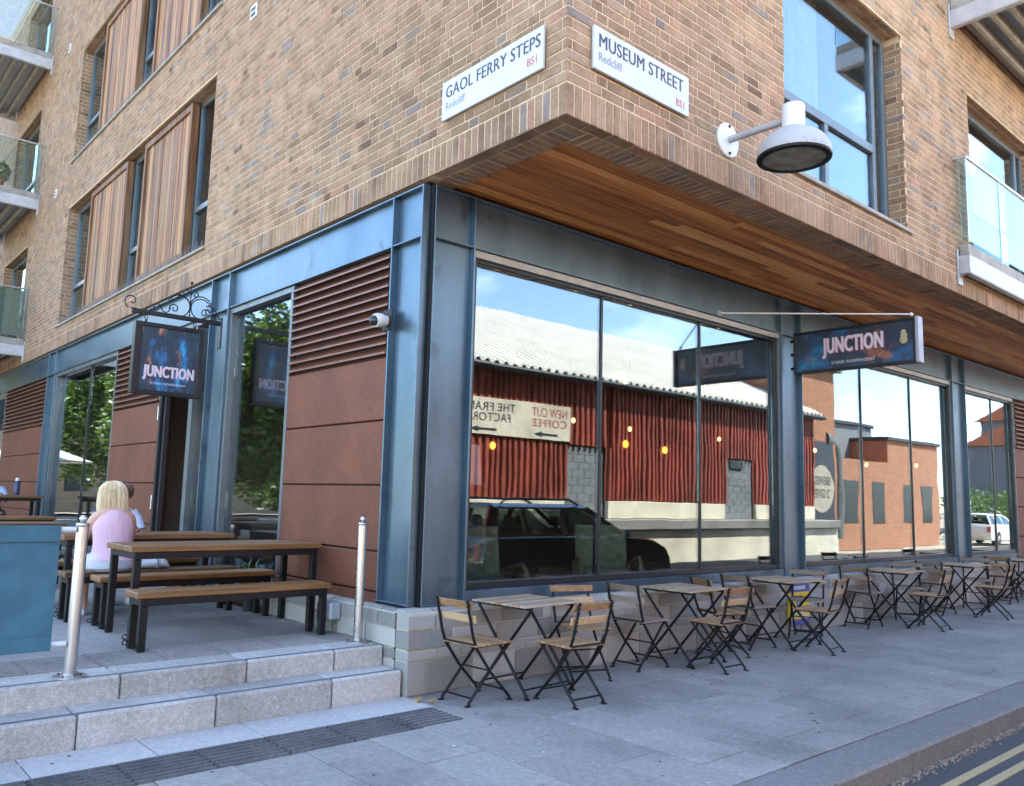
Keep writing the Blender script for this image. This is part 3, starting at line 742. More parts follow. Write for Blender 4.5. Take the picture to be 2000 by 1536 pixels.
# kerb
KB = None; x = -3.83
mb = MB(); mb.box(-40,40,-2.84,-2.57,-.19,-.02); KB = struct(mb, 'kerb', 'joint')
while x < 16:
    mb = MB(); mb.bbox(x+.003,x+.897,-2.87,-2.565,-.15,.008+random.uniform(-.0015,.0015),.016,random.random()); struct(mb, 'kerb_stone', 'kerb', KB); x += .9
mb = MB(); mb.bbox(16,40,-2.87,-2.565,-.15,.008,.016); mb.bbox(-40,-3.83,-2.87,-2.565,-.15,.008,.016); struct(mb, 'kerb_run', 'kerb', KB)
# slabs, staggered columns running out from the building
TY0, TY1 = -.80, -.42
i = 0; x = -4.83
while x < 14.5:
    y = -2.564; k = 0; first = True
    ytop = -.805 if x+.39 < -.10 else -.105
    while y < ytop-.01:
        ln = (.30 if i % 2 else .60) if first else .60; first = False
        y1 = min(y+ln, ytop); dz = random.uniform(-.0025,.0025)
        if y1-y > .03:
            mb = MB(); mb.bbox(x+.0025,x+.3975,y+.0025,y1-.0025,-.05,.008+dz,.003,random.random()); struct(mb, 'paving_slab', 'slab', PV)
        y = y1
    x += .4; i += 1
mb = MB(); mb.bbox(14.5,40,-2.555,-.105,-.05,.008,.003); mb.bbox(-40,-4.83,-2.555,-.805,-.05,.008,.003); struct(mb, 'paving', 'slab', PV)
# ribbed warning paving and the granite band at the foot of the steps
def ribbed(x0_, x1_, y0_, y1_, z, parent, n_=7, mat='tactile'):
    mb = MB(); mb.box(x0_,x1_,y0_,y1_,z-.05,z)
    w_ = (y1_-y0_)/n_; t = random.random()
    for r_ in range(n_):
        c = y0_+(r_+.5)*w_; mb.prism([(x0_+.006,c-w_*.34,z-.001),(x0_+.006,c-w_*.20,z+.010),(x0_+.006,c+w_*.20,z+.010),(x0_+.006,c+w_*.34,z-.001)][::-1], (x1_-x0_-.012,0,0), t)
    mb.t = [t]*len(mb.f); struct(mb, 'ribbed_slab', mat, parent)
x = -.105
while x > -4.6: ribbed(x-.397, x-.003, TY0, TY1-.003, .004, PV); x -= .4
x = -.075
while x > -4.6:
    mb = MB(); mb.bbox(x-.597,x-.003,TY1,-.063,-.05,.009+random.uniform(-.001,.001),.003,random.random()); struct(mb, 'granite_slab', 'granitetop', PV); x -= .6
# steps
mb = MB(); mb.box(-9,-.1,-.04,.18,-.1,.13); mb.box(-9,-.1,.21,.6,-.1,.28); ST = struct(mb, 'steps', 'joint')
def step_row(name, xs, y0_, y1_, z0_, z1_):
    for a_, b_ in zip(xs[1:], xs[:-1]):
        mb = MB(); t = random.random()
        mb.bbox(a_+.0035,b_-.0035,y0_,y1_,z0_,z1_,.012,t); s_ = struct(mb, name, 'granite', ST)
        mb = MB(); mb.box(a_+.003,b_-.003,y0_+.036,y0_+.068,z1_-.0005,z1_+.0015); struct(mb, 'nosing_strip', m_dark, s_) if False else mb.build('nosing_strip', M['nosing'], s_)
M['nosing'] = m_plain('nosing', (.10,.105,.115), .7)
step_row('granite_step', [-.094,-.643,-1.425,-2.192,-2.96,-3.73,-4.5,-5.3], -.06, .215, -.03, .185)
step_row('granite_step', [-.094,-.493,-1.131,-1.907,-2.68,-3.45,-4.2,-5.0], .19, .50, .13, .322)
# terrace
mb = MB(); mb.box(-14,-.094,.50,26,-.15,.30); TR = struct(mb, 'terrace', 'joint')
x = -.33
while x > -4.6: ribbed(x-.397, x-.003, .505, .98, .316, TR, 9, 'terraceslab'); x -= .4
y = .985; r_ = 0
mb = MB(); mb.bbox(-.328,-.097,.505,.98,.25,.320,.003,.5); struct(mb, 'terrace_slab', 'terraceslab', TR)
while y < 9:
    x = -.097 - (.3 if r_ % 2 else 0); 
    if r_ % 2: 
        mb = MB(); mb.bbox(-.394,-.097,y+.002,y+.598,.25,.320,.003,random.random()); struct(mb, 'terrace_slab', 'terraceslab', TR)
    while x > -4.8:
        mb = MB(); mb.bbox(x-.598,x-.002,y+.002,y+.598,.25,.320+random.uniform(-.002,.001),.003,random.random()); struct(mb, 'terrace_slab', 'terraceslab', TR); x -= .6
    y += .6; r_ += 1
mb = MB(); mb.bbox(-14,-.095,y,26,.25,.320,.003); mb.bbox(-14,-4.9-.3,.505,y-.004,.25,.320,.003); struct(mb, 'terrace_paving', 'terraceslab', TR)
# chewing gum and bird marks on the slabs
gm, wm = MB(), MB()
for i in range(130):
    x, y = random.uniform(-2.5,9), random.uniform(-2.5,-.15); r_ = random.uniform(.004,.012)
    (gm if i % 13 else wm).lathe([(r_,.0),(r_*.8,.0012)],8,(x,y,.0102))
tag(gm.build('gum_spots', m_plain('old_gum',(.05,.05,.05),.9), PV), kind='stuff'); tag(wm.build('bird_marks', M['white'], PV), kind='stuff')
# weeds by the plinth
for (x,y,n_,h,mat,lab) in ((-.10,-.27,70,.05,'straw','dry yellow grass tuft at the foot of the block plinth corner'),(-.03,-.33,60,.045,'straw','low dry straw tuft growing in the pavement joint beside the plinth corner')):
    mb = MB()
    for i in range(n_):
        a_ = random.uniform(0,2*PI); d = random.uniform(.01,.06); hh = random.uniform(.2,1)*h
        mb.add([(x,y,.008),(x+.004,y,.008),(x+math.cos(a_)*d,y+math.sin(a_)*d,.008+hh)], [(0,1,2)])
    tag(mb.build('grass_tuft', M[mat]), lab, 'weeds')

# ---------------------------------------------------------------- bistro chairs and tables
def make_chair(wood='acacia'):
    t = thing('folding_chair', '', 'chair', group='slatted folding chairs along the cafe window')
    for i in range(7):
        mb = MB(); x = -.172+i*.051; mb.bbox(x,x+.045,-.182,.182,.392,.405,.003,random.random()); part(mb, 'seat_slat', wood, t)
    for z, zx in ((.668,-.232),(.575,-.208)):
        mb = MB(); Mx = Matrix.Translation((zx,0,z)) @ Matrix.Rotation(math.radians(-14),4,'Y')
        mb.bbox(.008,.021,-.195,.195,-.026,.026,.003,random.random(),Mx); part(mb, 'back_slat', wood, t)
    for s in (-1,1):
        y = s*.160
        mb = MB(); mb.tube([(-.246,y,.705),(-.215,y,.585),(-.185,y,.47),(-.150,y,.385),(-.02,y,.22),(.178,y,.022)], [.0105,.0105,.0105,.0115,.0105,.0105], 8)
        mb.bbox(.155,.200,y-.012,.012+y,0,.012,.004); fl = part(mb, 'front_leg', 'black', t, smooth=True)
        for z, zx in ((.655,-.230),(.680,-.2365),(.562,-.206),(.588,-.2125)):
            mb = MB(); mb.sphere((zx-.010,y,z),.0048,6,4); part(mb, 'bolt', 'stainless', fl)
        y2 = s*.138
        mb = MB(); mb.tube([(.160,y2,.380),(.05,y2,.265),(-.190,y2,.018)], .0105, 8); mb.bbox(-.215,-.170,y2-.012,.012+y2,0,.012,.004); part(mb, 'rear_leg', 'black', t, smooth=True)
        mb = MB(); mb.box(-.170,.175,y2-.012,y2+.012,.381,.391); part(mb, 'seat_rail', 'black', t)
    for a_, b_, r_ in (((-.160,-.138,.052),(-.160,.138,.052),.007),((.125,-.16,.077),(.125,.16,.077),.007),((-.168,-.165,.405),(-.168,.165,.405),.008),((.0,-.138,.215),(.0,.138,.215),.006)):
        mb = MB(); mb.tube([a_,b_],r_,6); part(mb, 'cross_bar', 'black', t)
    return t
def make_table():
    t = thing('folding_table', '', 'table', group='slatted folding tables along the cafe window')
    n_ = 9; w_ = .56/n_
    for i in range(n_):
        mb = MB(); y = -.28+i*w_; mb.bbox(-.305,.305,y+.003,y+w_-.003,.632,.646,.003,random.random()); part(mb, 'top_slat', 'acacia_x', t)
    for s in (-1,1): mb = MB(); mb.box(s*.235-.012,s*.235+.012,-.272,.272,.612,.631); part(mb, 'top_rail', 'black', t)
    for s in (-1,1):
        for q in (-1,1):
            x = s*.235+(.012 if q > 0 else -.012)*s
            mb = MB(); mb.tube([(x,q*.255,.610),(x,-q*.255,.016)],.0115,8); mb.bbox(x-.012,x+.012,-q*.255-.02,-q*.255+.02,0,.014,.004); part(mb, 'leg', 'black', t, smooth=True)
    for q in (-1,1): mb = MB(); mb.tube([(-.225,q*.215,.062),(.225,q*.215,.062)],.007,6); part(mb, 'cross_bar', 'black', t)
    return t
chair0, chair1, table0 = make_chair(), make_chair('acaciagrey'), make_table(); ZP = .0085
TB = [(.77,-.40,4,'closest to the steps'),(2.70,-.405,2,'second along from the steps'),(4.36,-.41,-3,'standing before the yellow notice'),(6.85,-.43,3,'first beyond the yellow notice'),(9.0,-.42,-2,'second beyond the yellow notice'),(11.3,-.42,2,'third beyond the yellow notice'),(13.4,-.42,0,'fourth beyond the yellow notice')]
wh = ['nearest the steps','second from the steps','before the yellow notice','first past the yellow notice','second past the yellow notice','third past the yellow notice','fourth past the yellow notice']
wh[0] = 'closest to the granite steps'
CH = [  # x, y, facing degrees, table, which side
 (.275,-.425,4,0,'its back to the corner'),(.79,-.85,86,0,'its back to the road'),(1.42,-.36,-110,0,'its back against the plinth'),
 (2.15,-.345,2,1,'its back to the corner'),(2.64,-.79,88,1,'its back to the road'),(3.23,-.44,-28,1,'its back against the plinth'),
 (3.87,-.33,-4,2,'its back to the corner'),(4.23,-.86,100,2,'its back to the road'),(4.90,-.36,-158,2,'its back against the plinth'),
 (6.28,-.31,2,3,'its back to the corner'),(6.81,-.86,92,3,'its back to the road'),(7.42,-.36,-150,3,'its back against the plinth'),
 (8.40,-.33,2,4,'its back to the corner'),(8.66,-.93,95,4,'its back to the road'),(9.66,-.37,-165,4,'its back against the plinth'),
 (10.75,-.36,3,5,'its back to the corner'),(11.3,-.86,92,5,'its back to the road'),(11.95,-.36,-170,5,'its back against the plinth'),
 (12.9,-.36,3,6,'its back to the corner'),(13.4,-.86,90,6,'its back to the road')]
for i,(x,y,d,_) in enumerate(TB):
    o = table0 if i == 0 else copy_tree(table0); o.location = (x,y,ZP); o.rotation_euler = (0,0,math.radians(d)); o['label'] = f'slatted wood folding table on black cross legs, {wh[i]}'
for i,(x,y,d,ti,side) in enumerate(CH):
    src = chair1 if i in (3,6,8,9,11,12,14,17) else chair0
    o = src if i in (0,3) else copy_tree(src); o.location = (x,y,ZP); o.rotation_euler = (0,0,math.radians(d+random.uniform(-3,3))); o['label'] = f'folding slat chair, {side}, at table {wh[ti]}'

# ---------------------------------------------------------------- terrace benches and tables
def plank_set(name, lx, wy, h, planks, lab, cat, group, loc):
    """origin at the middle of the footprint on the terrace"""
    t = thing(name, lab, cat, loc, 0, group); th = .042
    w_ = wy/planks
    for i in range(planks):
        mb = MB(); y = -wy/2+i*w_; mb.bbox(-lx/2,lx/2,y+.0015,y+w_-.0015,h-th,h,.006,random.random()); part(mb, 'plank', 'bench', t)
    a, b_ = lx/2-.03, wy/2-.012; s_ = .05
    mb = MB(); mb.bbox(-a,a,-b_,-b_+.03,h-th-.05,h-th-.001,.003); mb.bbox(-a,a,b_-.03,b_,h-th-.05,h-th-.001,.003)
    for q in (-1,1): mb.bbox(min(q*a,q*(a-.03)),max(q*a,q*(a-.03)),-b_+.031,b_-.031,h-th-.05,h-th-.001,.003)
    part(mb, 'frame', 'black', t)
    for sx in (-1,1):
        for sy in (-1,1):
            x0_ = sx*a-(s_ if sx > 0 else 0); y0_ = sy*b_-(s_ if sy > 0 else 0)
            mb = MB(); mb.bbox(x0_,x0_+s_,y0_,y0_+s_,0,h-th-.051,.004); lg = part(mb, 'leg', 'black', t)
            if sx < 0:
                mb = MB(); cx, cy = x0_-.017, y0_+.025
                mb.tube([(cx+.016*math.cos(k*PI/6),cy,.040+.016*math.sin(k*PI/6)) for k in range(12)],.004,6,True); part(mb, 'anchor_ring', 'black', lg)
    return t
TZ = .3205
sets = [(-.82,1.54,'nearest the granite steps'),(-.87,3.18,'with the couple sitting at it'),(-1.75,5.75,'in the middle of the terrace'),(-1.35,7.95,'by the wide terrace window')]
sets[0] = (-.82,1.54,'beside the granite steps')
dy = (.59,.56)
for i,(x,y,wd) in enumerate(sets):
    plank_set('plank_table', 1.52, .60, .675, 3, f'long plank topped black steel table {wd}', 'table', 'plank tables on the terrace', (x,y,TZ))
    plank_set('plank_bench', 1.46, .27, .395, 1, f'plank bench on the street side of the table {wd}', 'bench', 'plank benches on the terrace', (x-.10,y-dy[0],TZ))
    plank_set('plank_bench', 1.46, .27, .395, 1, f'plank bench on the far side of the table {wd}', 'bench', 'plank benches on the terrace', (x-.02,y+dy[1],TZ))
plank_set('bar_table', 2.1, .55, .94, 3, 'tall plank topped bar table at the far end of the terrace', 'table', None, (-1.27,10.45,TZ))

# ---------------------------------------------------------------- bollards and canvas screen
def bollard(x, y, lab, z=.3225):
    t = thing('steel_post', lab, 'bollard', (x,y,z), 0, 'stainless posts along the top step')
    mb = MB(); mb.lathe([(.088,0),(.088,.010),(.045,.012),(.038,.016)],24); bs = part(mb, 'base_plate', 'stainless', t, smooth=True)
    for k in range(4):
        a_ = PI/4+k*PI/2; mb = MB(); mb.lathe([(.007,.0105),(.007,.018),(.004,.021)],6,(.068*math.cos(a_),.068*math.sin(a_),0)); part(mb, 'bolt', m_rust, bs)
    mb = MB(); mb.lathe([(.0335,.016),(.0335,.855)],24); part(mb, 'pole', 'stainless', t, smooth=True)
    mb = MB(); mb.lathe([(.036,.8552),(.038,.860),(.038,.872),(.032,.878),(.012,.881)],24); part(mb, 'collar', 'stainless', t, smooth=True)
    mb = MB(); mb.sphere((0,0,.902),.0225,16,10); part(mb, 'ball_finial', 'stainless', t, smooth=True)
m_rust = m_plain('rusty_bolt', (.12,.085,.07), .7, .3)
bollard(-.19,.40,'stainless steel post with ball top standing beside the block plinth')
bollard(-2.16,.30,'stainless steel post with ball top holding the teal canvas screen')
bollard(-4.25,.30,'stainless steel post with ball top at the outer end of the teal canvas screen')
sc = thing('canvas_screen', 'teal canvas windbreak stretched on white rails along the top step', 'screen', (-3.2,.30,.3225))
mb = MB(); 
for z in (.862-.022,.19): mb.tube([(-1.01,0,z),(1.005,0,z)],.0165,12)
part(mb, 'rail', 'white', sc, smooth=True)
mb = MB(); nx, nz = 60, 26; vs = []
for j in range(nz+1):
    for i in range(nx+1):
        u, v = i/nx, j/nz; x = -.93+u*1.85; z = .165+v*.70
        a_ = math.sin(PI*v); y = -.024+a_*(.008*math.sin(u*11+v*2)+.016*mnoise.noise((u*9+v*4,v*2.2,.3))+.010*mnoise.noise((u*22-v*9,v*4,2.3)))
        vs.append((x,y,z-.012*a_*0))
f_ = [(j*(nx+1)+i,j*(nx+1)+i+1,(j+1)*(nx+1)+i+1,(j+1)*(nx+1)+i) for j in range(nz) for i in range(nx)]
nb = len(vs); vs2 = vs+[(x,y+.004,z) for x,y,z in vs]
ring = [i for i in range(nx+1)]+[(j+1)*(nx+1)-1 for j in range(1,nz+1)]+[nz*(nx+1)+i for i in range(nx-1,-1,-1)]+[j*(nx+1) for j in range(nz-1,0,-1)]
mb.add(vs2, f_+[tuple(i+nb for i in f[::-1]) for f in f_]+[(ring[i],ring[i]+nb,ring[(i+1)%len(ring)]+nb,ring[(i+1)%len(ring)]) for i in range(len(ring))])
cv = part(mb, 'canvas', 'teal', sc, smooth=True)
mb = MB(); 
for z0_, z1_ in ((.775,.866),(.163,.245)): mb.box(-.928,.918,-.0375,-.034,z0_,z1_)
mb.tube([(-.928,0,.84),(.918,0,.84)],.021,12); mb.tube([(-.928,0,.19),(.918,0,.19)],.021,12)
part(mb, 'hem', 'teal', cv, smooth=True)
mb = MB(); mb.box(.42,.425,-.0385,-.036,.20,.42); part(mb, 'bird_mark', 'white', cv)

# ---------------------------------------------------------------- street name plates
def plate(name, lab, o, ux, uy, w_, h, main, sub, code, ms, msx):
    t = thing(name, lab, 'sign', o)
    n = Vector(ux).cross(Vector(uy)); R_ = frame((0,0,0), ux, uy)
    mb = MB(); mb.bbox(-w_/2,w_/2,-h/2,h/2,.004,.026,.003,None,R_); part(mb, 'plate', 'whiteplate', t)
    T = lambda x, y: R_ @ Matrix.Translation((x,y,.0265))
    text_mesh('street_lettering', main, ms, M['ink'], t, T(-w_/2+.045,h/2-.140), msx, (0.,.0035), .0006, 'LEFT', 1.05)
    text_mesh('district_lettering', sub, .085, M['inkgrey'], t, T(-w_/2+.045,h/2-.235), .88, (0.,.0016), .0006, 'LEFT', 1.05)
    text_mesh('postcode_lettering', code, .082, M['inkred'], t, T(w_/2-.045,-h/2+.04 if 'MUSEUM' in main else h/2-.243), .88, (0.,.0016), .0006, 'RIGHT', 1.05)
    mb = MB()
    for x in (-w_/2+.02,w_/2-.02): 
        for y in (-h/2+.02,h/2-.02): mb.box(x-.006,x+.006,y-.006,y+.006,-.010,.004,None,R_)
    part(mb, 'fixing', 'inkgrey', t)
plate('street_sign', 'white street name plate reading GAOL FERRY STEPS on the brick corner', (-.004,-.745,4.388), (0,-1,0), (0,0,1), 1.115, .305, 'GAOL FERRY STEPS', 'Redcliff', 'BS1', .136, .86)
plate('street_sign', 'white street name plate reading MUSEUM STREET on the brick corner', (.735,-1.504,4.398), (1,0,0), (0,0,1), 1.035, .305, 'MUSEUM STREET', 'Redcliff', 'BS1', .140, .845)

# ---------------------------------------------------------------- wall lamp
lx, ly, lz = 1.785, -1.505, 4.24
t = thing('wall_lamp', 'white dome lamp on a tubular arm bolted to the brick wall', 'lamp', (lx,ly,lz))
Ry = Matrix.Rotation(PI/2,4,'X')
mb = MB(); mb.lathe([(.138,-.006),(.138,.010),(.130,.016),(.03,.018)],32,M=Ry); bp = part(mb, 'wall_plate', 'white', t, smooth=True)
for z in (-.11,.11):
    mb = MB(); mb.sphere((0,-.02,z),.012,8,6); part(mb, 'bolt', 'black', bp)
mb = MB(); mb.tube([(0,-.012,0),(0,-.30,-.002),(0,-.50,-.005)],[.028,.028,.028],12); part(mb, 'arm', M['balcony'], t, smooth=True)
cy = -.565
mb = MB(); mb.lathe([(.05,.163),(.080,.158),(.083,.150),(.083,-.03)],28,(0,cy,-.07)); part(mb, 'lamp_housing', 'white', t, smooth=True)
mb = MB(); pr = [(.088,-.09)]+[(.262*math.sin(a_),-.29+.20*math.cos(a_)) for a_ in [math.radians(20+k*7) for k in range(11)]]+[(.262,-.305)]
mb.lathe(pr,36,(0,cy,0)); lampm = None
def m_lamp():
    k = N('weathered_lamp_enamel'); P = k.pos(); s3 = k.n('SeparateXYZ', {0: P}); f = k.noise(P, 45, 4, .7)
    g = k.math('MULTIPLY', k.ramp(f, [(.56,0.),(.64,1.)]), k.ramp(k.n('MapRange', {0: s3.outputs[2], 1: 3.93, 2: 3.99}).outputs[0], [(0,1.),(1,0.)]))
    return k.end(k.mix(g, (.36,.37,.38), (.14,.11,.08)), .5)
part(mb, 'lamp_shade', m_lamp(), t, smooth=True)
mb = MB(); mb.lathe([(.262,-.3055),(.266,-.312),(.262,-.325),(.222,-.328),(.222,-.318)],36,(0,cy,0)); part(mb, 'rim', 'black', t, smooth=True)
mb = MB(); mb.lathe([(.222,-.319),(.12,-.322),(.002,-.324)],36,(0,cy,0)); part(mb, 'lens', m_plain('frosted_lens',(.22,.22,.18),.15,0,.35,9), t, smooth=True)

# ---------------------------------------------------------------- camera on the corner column
t = thing('security_camera', 'white dome security camera bracketed to the steel corner column', 'camera', (.0,.44,2.79))
mb = MB(); mb.bbox(-.012,-.001,-.03,.10,-.075,.09,.003); part(mb, 'bracket', 'black', t)
mb = MB(); mb.tube([(-.012,.05,0),(-.05,.05,0)],.045,16); mb.tube([(-.051,.05,0),(-.095,.05,-.005),(-.115,.05,-.01)],[.055,.058,.052],18); part(mb, 'housing', 'white', t, smooth=True)
mb = MB(); mb.sphere((-.122,.05,-.012),.042,16,10); part(mb, 'lens_dome', m_plain('smoked_dome',(.02,.022,.025),.05), t, smooth=True)
# junction box on the plinth
t = thing('junction_box', 'grey plastic junction box fixed low on the block plinth', 'box', (-.09,.92,.335))
mb = MB(); mb.bbox(-.10,-.001,-.10,.10,.09,.225,.014); part(mb, 'casing', m_plain('grey_plastic',(.30,.34,.37),.5), t)
mb = MB(); mb.bbox(-.112,-.101,-.035,.095,.075,.215,.008); part(mb, 'cover', 'ink', t)
mb = MB(); mb.tube([(-.05,-.02,.09),(-.05,-.02,.0)],.012,8); part(mb, 'conduit', 'inkgrey', t)

# ---------------------------------------------------------------- yellow notice on the plinth
t = thing('notice_board', 'yellow and blue parking notice fixed to the block plinth behind the tables', 'notice', (5.18,-.108,.09))
mb = MB(); mb.box(-.225,.225,-.012,.006,0,.45); part(mb, 'board', m_plain('notice_yellow',(.72,.50,.03),.5,0,.05), t)
bl = m_plain('notice_blue',(.06,.08,.30),.5)
mb = MB(); mb.box(-.226,.226,-.0145,-.0125,.36,.452); mb.box(-.226,.226,-.0145,-.0125,-.002,.06); part(mb, 'band', bl, t)
mb = MB(); mb.box(-.055,.055,-.0145,-.0125,.20,.32); bd = part(mb, 'emblem', bl, t)
text_mesh('emblem_letter', 'P', .10, M['white'], t, frame((-.03,-.0152,.222),(1,0,0),(0,0,1)), 1., .002, .0004)
mb = MB()
for r_ in range(5):
    x = -.19
    while x < .17:
        l_ = random.uniform(.02,.06); mb.box(x,x+l_,-.0140,-.0125,.17-r_*.022,.181-r_*.022); x += l_+.012
x = -.14
while x < .13:
    l_ = random.uniform(.015,.03); mb.box(x,x+l_,-.0160,-.0146,.385,.425); x += l_+.01
part(mb, 'small_print', 'white', t)

# ---------------------------------------------------------------- cafe signs
def m_art(name, dark, st, v=1.):
    k = N(name); P = k.pos(st); a_ = k.noise(P, 3.2, 5, .6); b_ = k.noise(k.pos(tuple(q*1.7 for q in st)), 2.3, 4, .6); c_ = k.noise(P, 9, 5, .7)
    c = k.ramp(c_, [(.3,dark),(.7,tuple(x*2.2+.006 for x in dark))])
    c = k.mix(k.ramp(a_, [(.53,0.),(.62,.95)]), c, tuple(v*q for q in (.018,.085,.20)))
    c = k.mix(k.ramp(a_, [(.63,0.),(.70,.9)]), c, tuple(v*q for q in (.03,.24,.42)))
    c = k.mix(k.ramp(b_, [(.60,0.),(.67,.85)]), c, tuple(v*q for q in (.30,.11,.06)))
    c = k.mix(k.ramp(b_, [(.68,0.),(.74,.8)]), c, tuple(v*q for q in (.40,.28,.17)))
    return k.end(c, .35)
def text_fit(name, txt, w_, h, mat, parent, Mx, off=.02, align=0., depth=.0006, sp=1.05):
    """lettering stretched to exactly w_ by h, lower edge on the origin line, centred when align is .5"""
    o = text_mesh(name, txt, 1., mat, parent, Matrix.Identity(4), 1., (off*.5,.035) if off > .025 else (0.,.012), 0., 'LEFT', sp)
    me = o.data; xs = [v.co.x for v in me.vertices]; ys = [v.co.y for v in me.vertices]
    x0_, x1_, y0_, y1_ = min(xs), max(xs), min(ys), max(ys)
    me.transform(Mx @ Matrix.Translation((-w_*align,0,0)) @ Matrix.Diagonal((w_/(x1_-x0_),h/(y1_-y0_),1,1)) @ Matrix.Translation((-x0_,-y0_,0)))
    return o
M['signtext'] = m_plain('sign_lettering', (.62,.58,.63), .5, 0, .02)
M['signpink'] = m_plain('sign_letter_shade', (.50,.12,.22), .5, 0, .02)
M['blackframe'] = m_plain('sign_frame', (.014,.014,.016), .4, .2)
# hanging sign over the terrace door
HS = thing('hanging_sign', 'square framed cafe sign with white lettering hanging from a scrolled iron bracket over the terrace', 'sign', (0,3.87,2.38))
zb = -2.38
def hp(x, z): return (x, 0, z+zb)
mb = MB(); mb.bbox(-.91,-.84,-.045,.045,2.385+zb,3.142+zb,.004); mb.bbox(-.248,-.19,-.045,.045,2.385+zb,3.142+zb,.004); mb.bbox(-.839,-.249,-.045,.045,2.385+zb,2.432+zb,.004); mb.bbox(-.839,-.249,-.045,.045,3.098+zb,3.142+zb,.004)
FRM = part(mb, 'frame', 'blackframe', HS)
mb = MB(); mb.box(-.838,-.25,-.03,.03,2.433+zb,3.097+zb); part(mb, 'artwork', m_art('terrace_sign_art',(.012,.024,.040),(2.6,1,1.1),1.6), HS)
Th = lambda x, z, d: frame((x,-d,z+zb),(1,0,0),(0,0,1))
text_fit('lettering_shade','JUNCTION',.53,.155,M['signpink'],HS,Th(-.797,2.535,.0308),.03)
text_fit('lettering','JUNCTION',.53,.155,M['signtext'],HS,Th(-.803,2.540,.0318),.03)
text_fit('motto','STAND INDEPENDENT',.36,.022,m_plain('motto_blue',(.45,.62,.85),.5),HS,Th(-.715,2.497,.0318),.01)
mb = MB(); mb.bbox(-.95,-.012,-.012,.012,3.222+zb,3.272+zb,.003)
br = part(mb, 'bracket_arm', 'blackframe', HS)
mb = MB(); mb.bbox(-.018,-.001,-.045,.045,2.965+zb,3.31+zb,.004); part(mb, 'back_plate', 'blackframe', HS)
for x in (-.80,-.29):
    mb = MB(); mb.tube([(x+.014*math.cos(k*PI/5),0,3.195+zb+.028*math.sin(k*PI/5)) for k in range(10)],.005,6,True); mb.box(x-.01,x+.01,-.01,.01,3.143+zb,3.17+zb); part(mb, 'hanger', 'blackframe', HS)
def spiral(c, r_a, r_b, a_a, a_b, n=40):
    return [hp(c[0]+(r_a+(r_b-r_a)*k/n)*math.cos(math.radians(a_a+(a_b-a_a)*k/n)), c[1]+(r_a+(r_b-r_a)*k/n)*math.sin(math.radians(a_a+(a_b-a_a)*k/n))) for k in range(n+1)]
def scroll(paths):
    mb = MB()
    for p_ in paths: mb.tube(p_, .0065, 6)
    return part(mb, 'scrollwork', 'blackframe', HS, smooth=True)
scroll([[hp(-.355,3.272),hp(-.355,3.45),hp(-.355,3.62)]]); mb = MB(); mb.sphere(hp(-.355,3.645),.018,10,8); part(mb, 'finial', 'blackframe', HS, smooth=True)
scroll([spiral((-.235,3.395),.118,.118,200,20,24)+spiral((-.15,3.36),.06,.012,120,-420)[::1]])
scroll([spiral((-.23,3.38),.125,.10,-75,-330,30), [hp(-.12,3.43),hp(-.06,3.36),hp(-.02,3.29)], spiral((-.19,3.335),.055,.010,-30,420)])
scroll([spiral((-.475,3.38),.118,.118,-20,200,24)[:-4], spiral((-.52,3.335),.055,.010,210,-240), spiral((-.475,3.38),.125,.105,-105,150,30)])
scroll([spiral((-.70,3.315),.05,.010,0,430), [hp(-.65,3.315),hp(-.64,3.29),hp(-.60,3.276),hp(-.575,3.30),hp(-.56,3.34)]])
scroll([spiral((-.955,3.345),.080,.012,250,-130), [hp(-.90,3.272),hp(-.965,3.27)]])
scroll([spiral((-.305,3.52),.045,.010,180,-200), spiral((-.405,3.52),.045,.010,0,380)])
# blade sign over the pavement
BS = thing('blade_sign', 'long dark blue cafe sign projecting over the pavement from a steel column', 'sign', (5.31,-.0,2.93))
mb = MB(); x0_, x1_ = -.055, .055
mb.bbox(x0_,x1_,-1.452,-.062,0,.028,.004); mb.bbox(x0_,x1_,-1.452,-.062,.456,.484,.004); mb.bbox(x0_,x1_,-.088,-.062,.0285,.4555,.004); mb.bbox(x0_,x1_,-1.452,-1.428,.0285,.4555,.004)
part(mb, 'frame', 'blackframe', BS)
mb = MB(); mb.box(-.04,.04,-1.427,-.089,.029,.455); part(mb, 'artwork', m_art('street_sign_art',(.010,.016,.030),(1,.7,.9)), BS)
mb = MB(); mb.bbox(-.058,.058,-1.492,-1.454,-.004,.488,.006); part(mb, 'end_cap', m_plain('end_cap_grey',(.30,.31,.33),.5), BS)
for z in (.075,.24,.40):
    mb = MB(); mb.tube([(0,-.062,z),(0,-.0,z)],.018,8); part(mb, 'stand_off', 'blackframe', BS, smooth=True)
Tb = lambda y, z, d: frame((-d,y,z),(0,-1,0),(0,0,1))
text_fit('lettering_shade','JUNCTION',.70,.235,M['signpink'],BS,Tb(-.422,.138,.0406),.03)
text_fit('lettering','JUNCTION',.70,.235,M['signtext'],BS,Tb(-.412,.146,.0416),.03)
text_fit('motto','STAND INDEPENDENT',.50,.033,M['signtext'],BS,Tb(-.52,.072,.0416),.012)
mb = MB(); g_ = [(-.040,-1.30),(-.040,-1.37)]
for j_,(cy_,cz_,r_) in enumerate(((-1.33,.335,.030),(-1.335,.295,.036),(-1.33,.252,.042))): mb.lathe([(r_,-.0004),(r_*.9,.0004)],14,(-.0410-j_*.0012,cy_,cz_),Matrix.Rotation(PI/2,4,'Y'))
part(mb, 'emblem', m_plain('emblem_gold',(.42,.34,.20),.5), BS)
RD_ = thing('stay_rod', 'thin pale stay rod between the steel beam and the projecting cafe sign', 'rod', (3.85,.0,3.42))
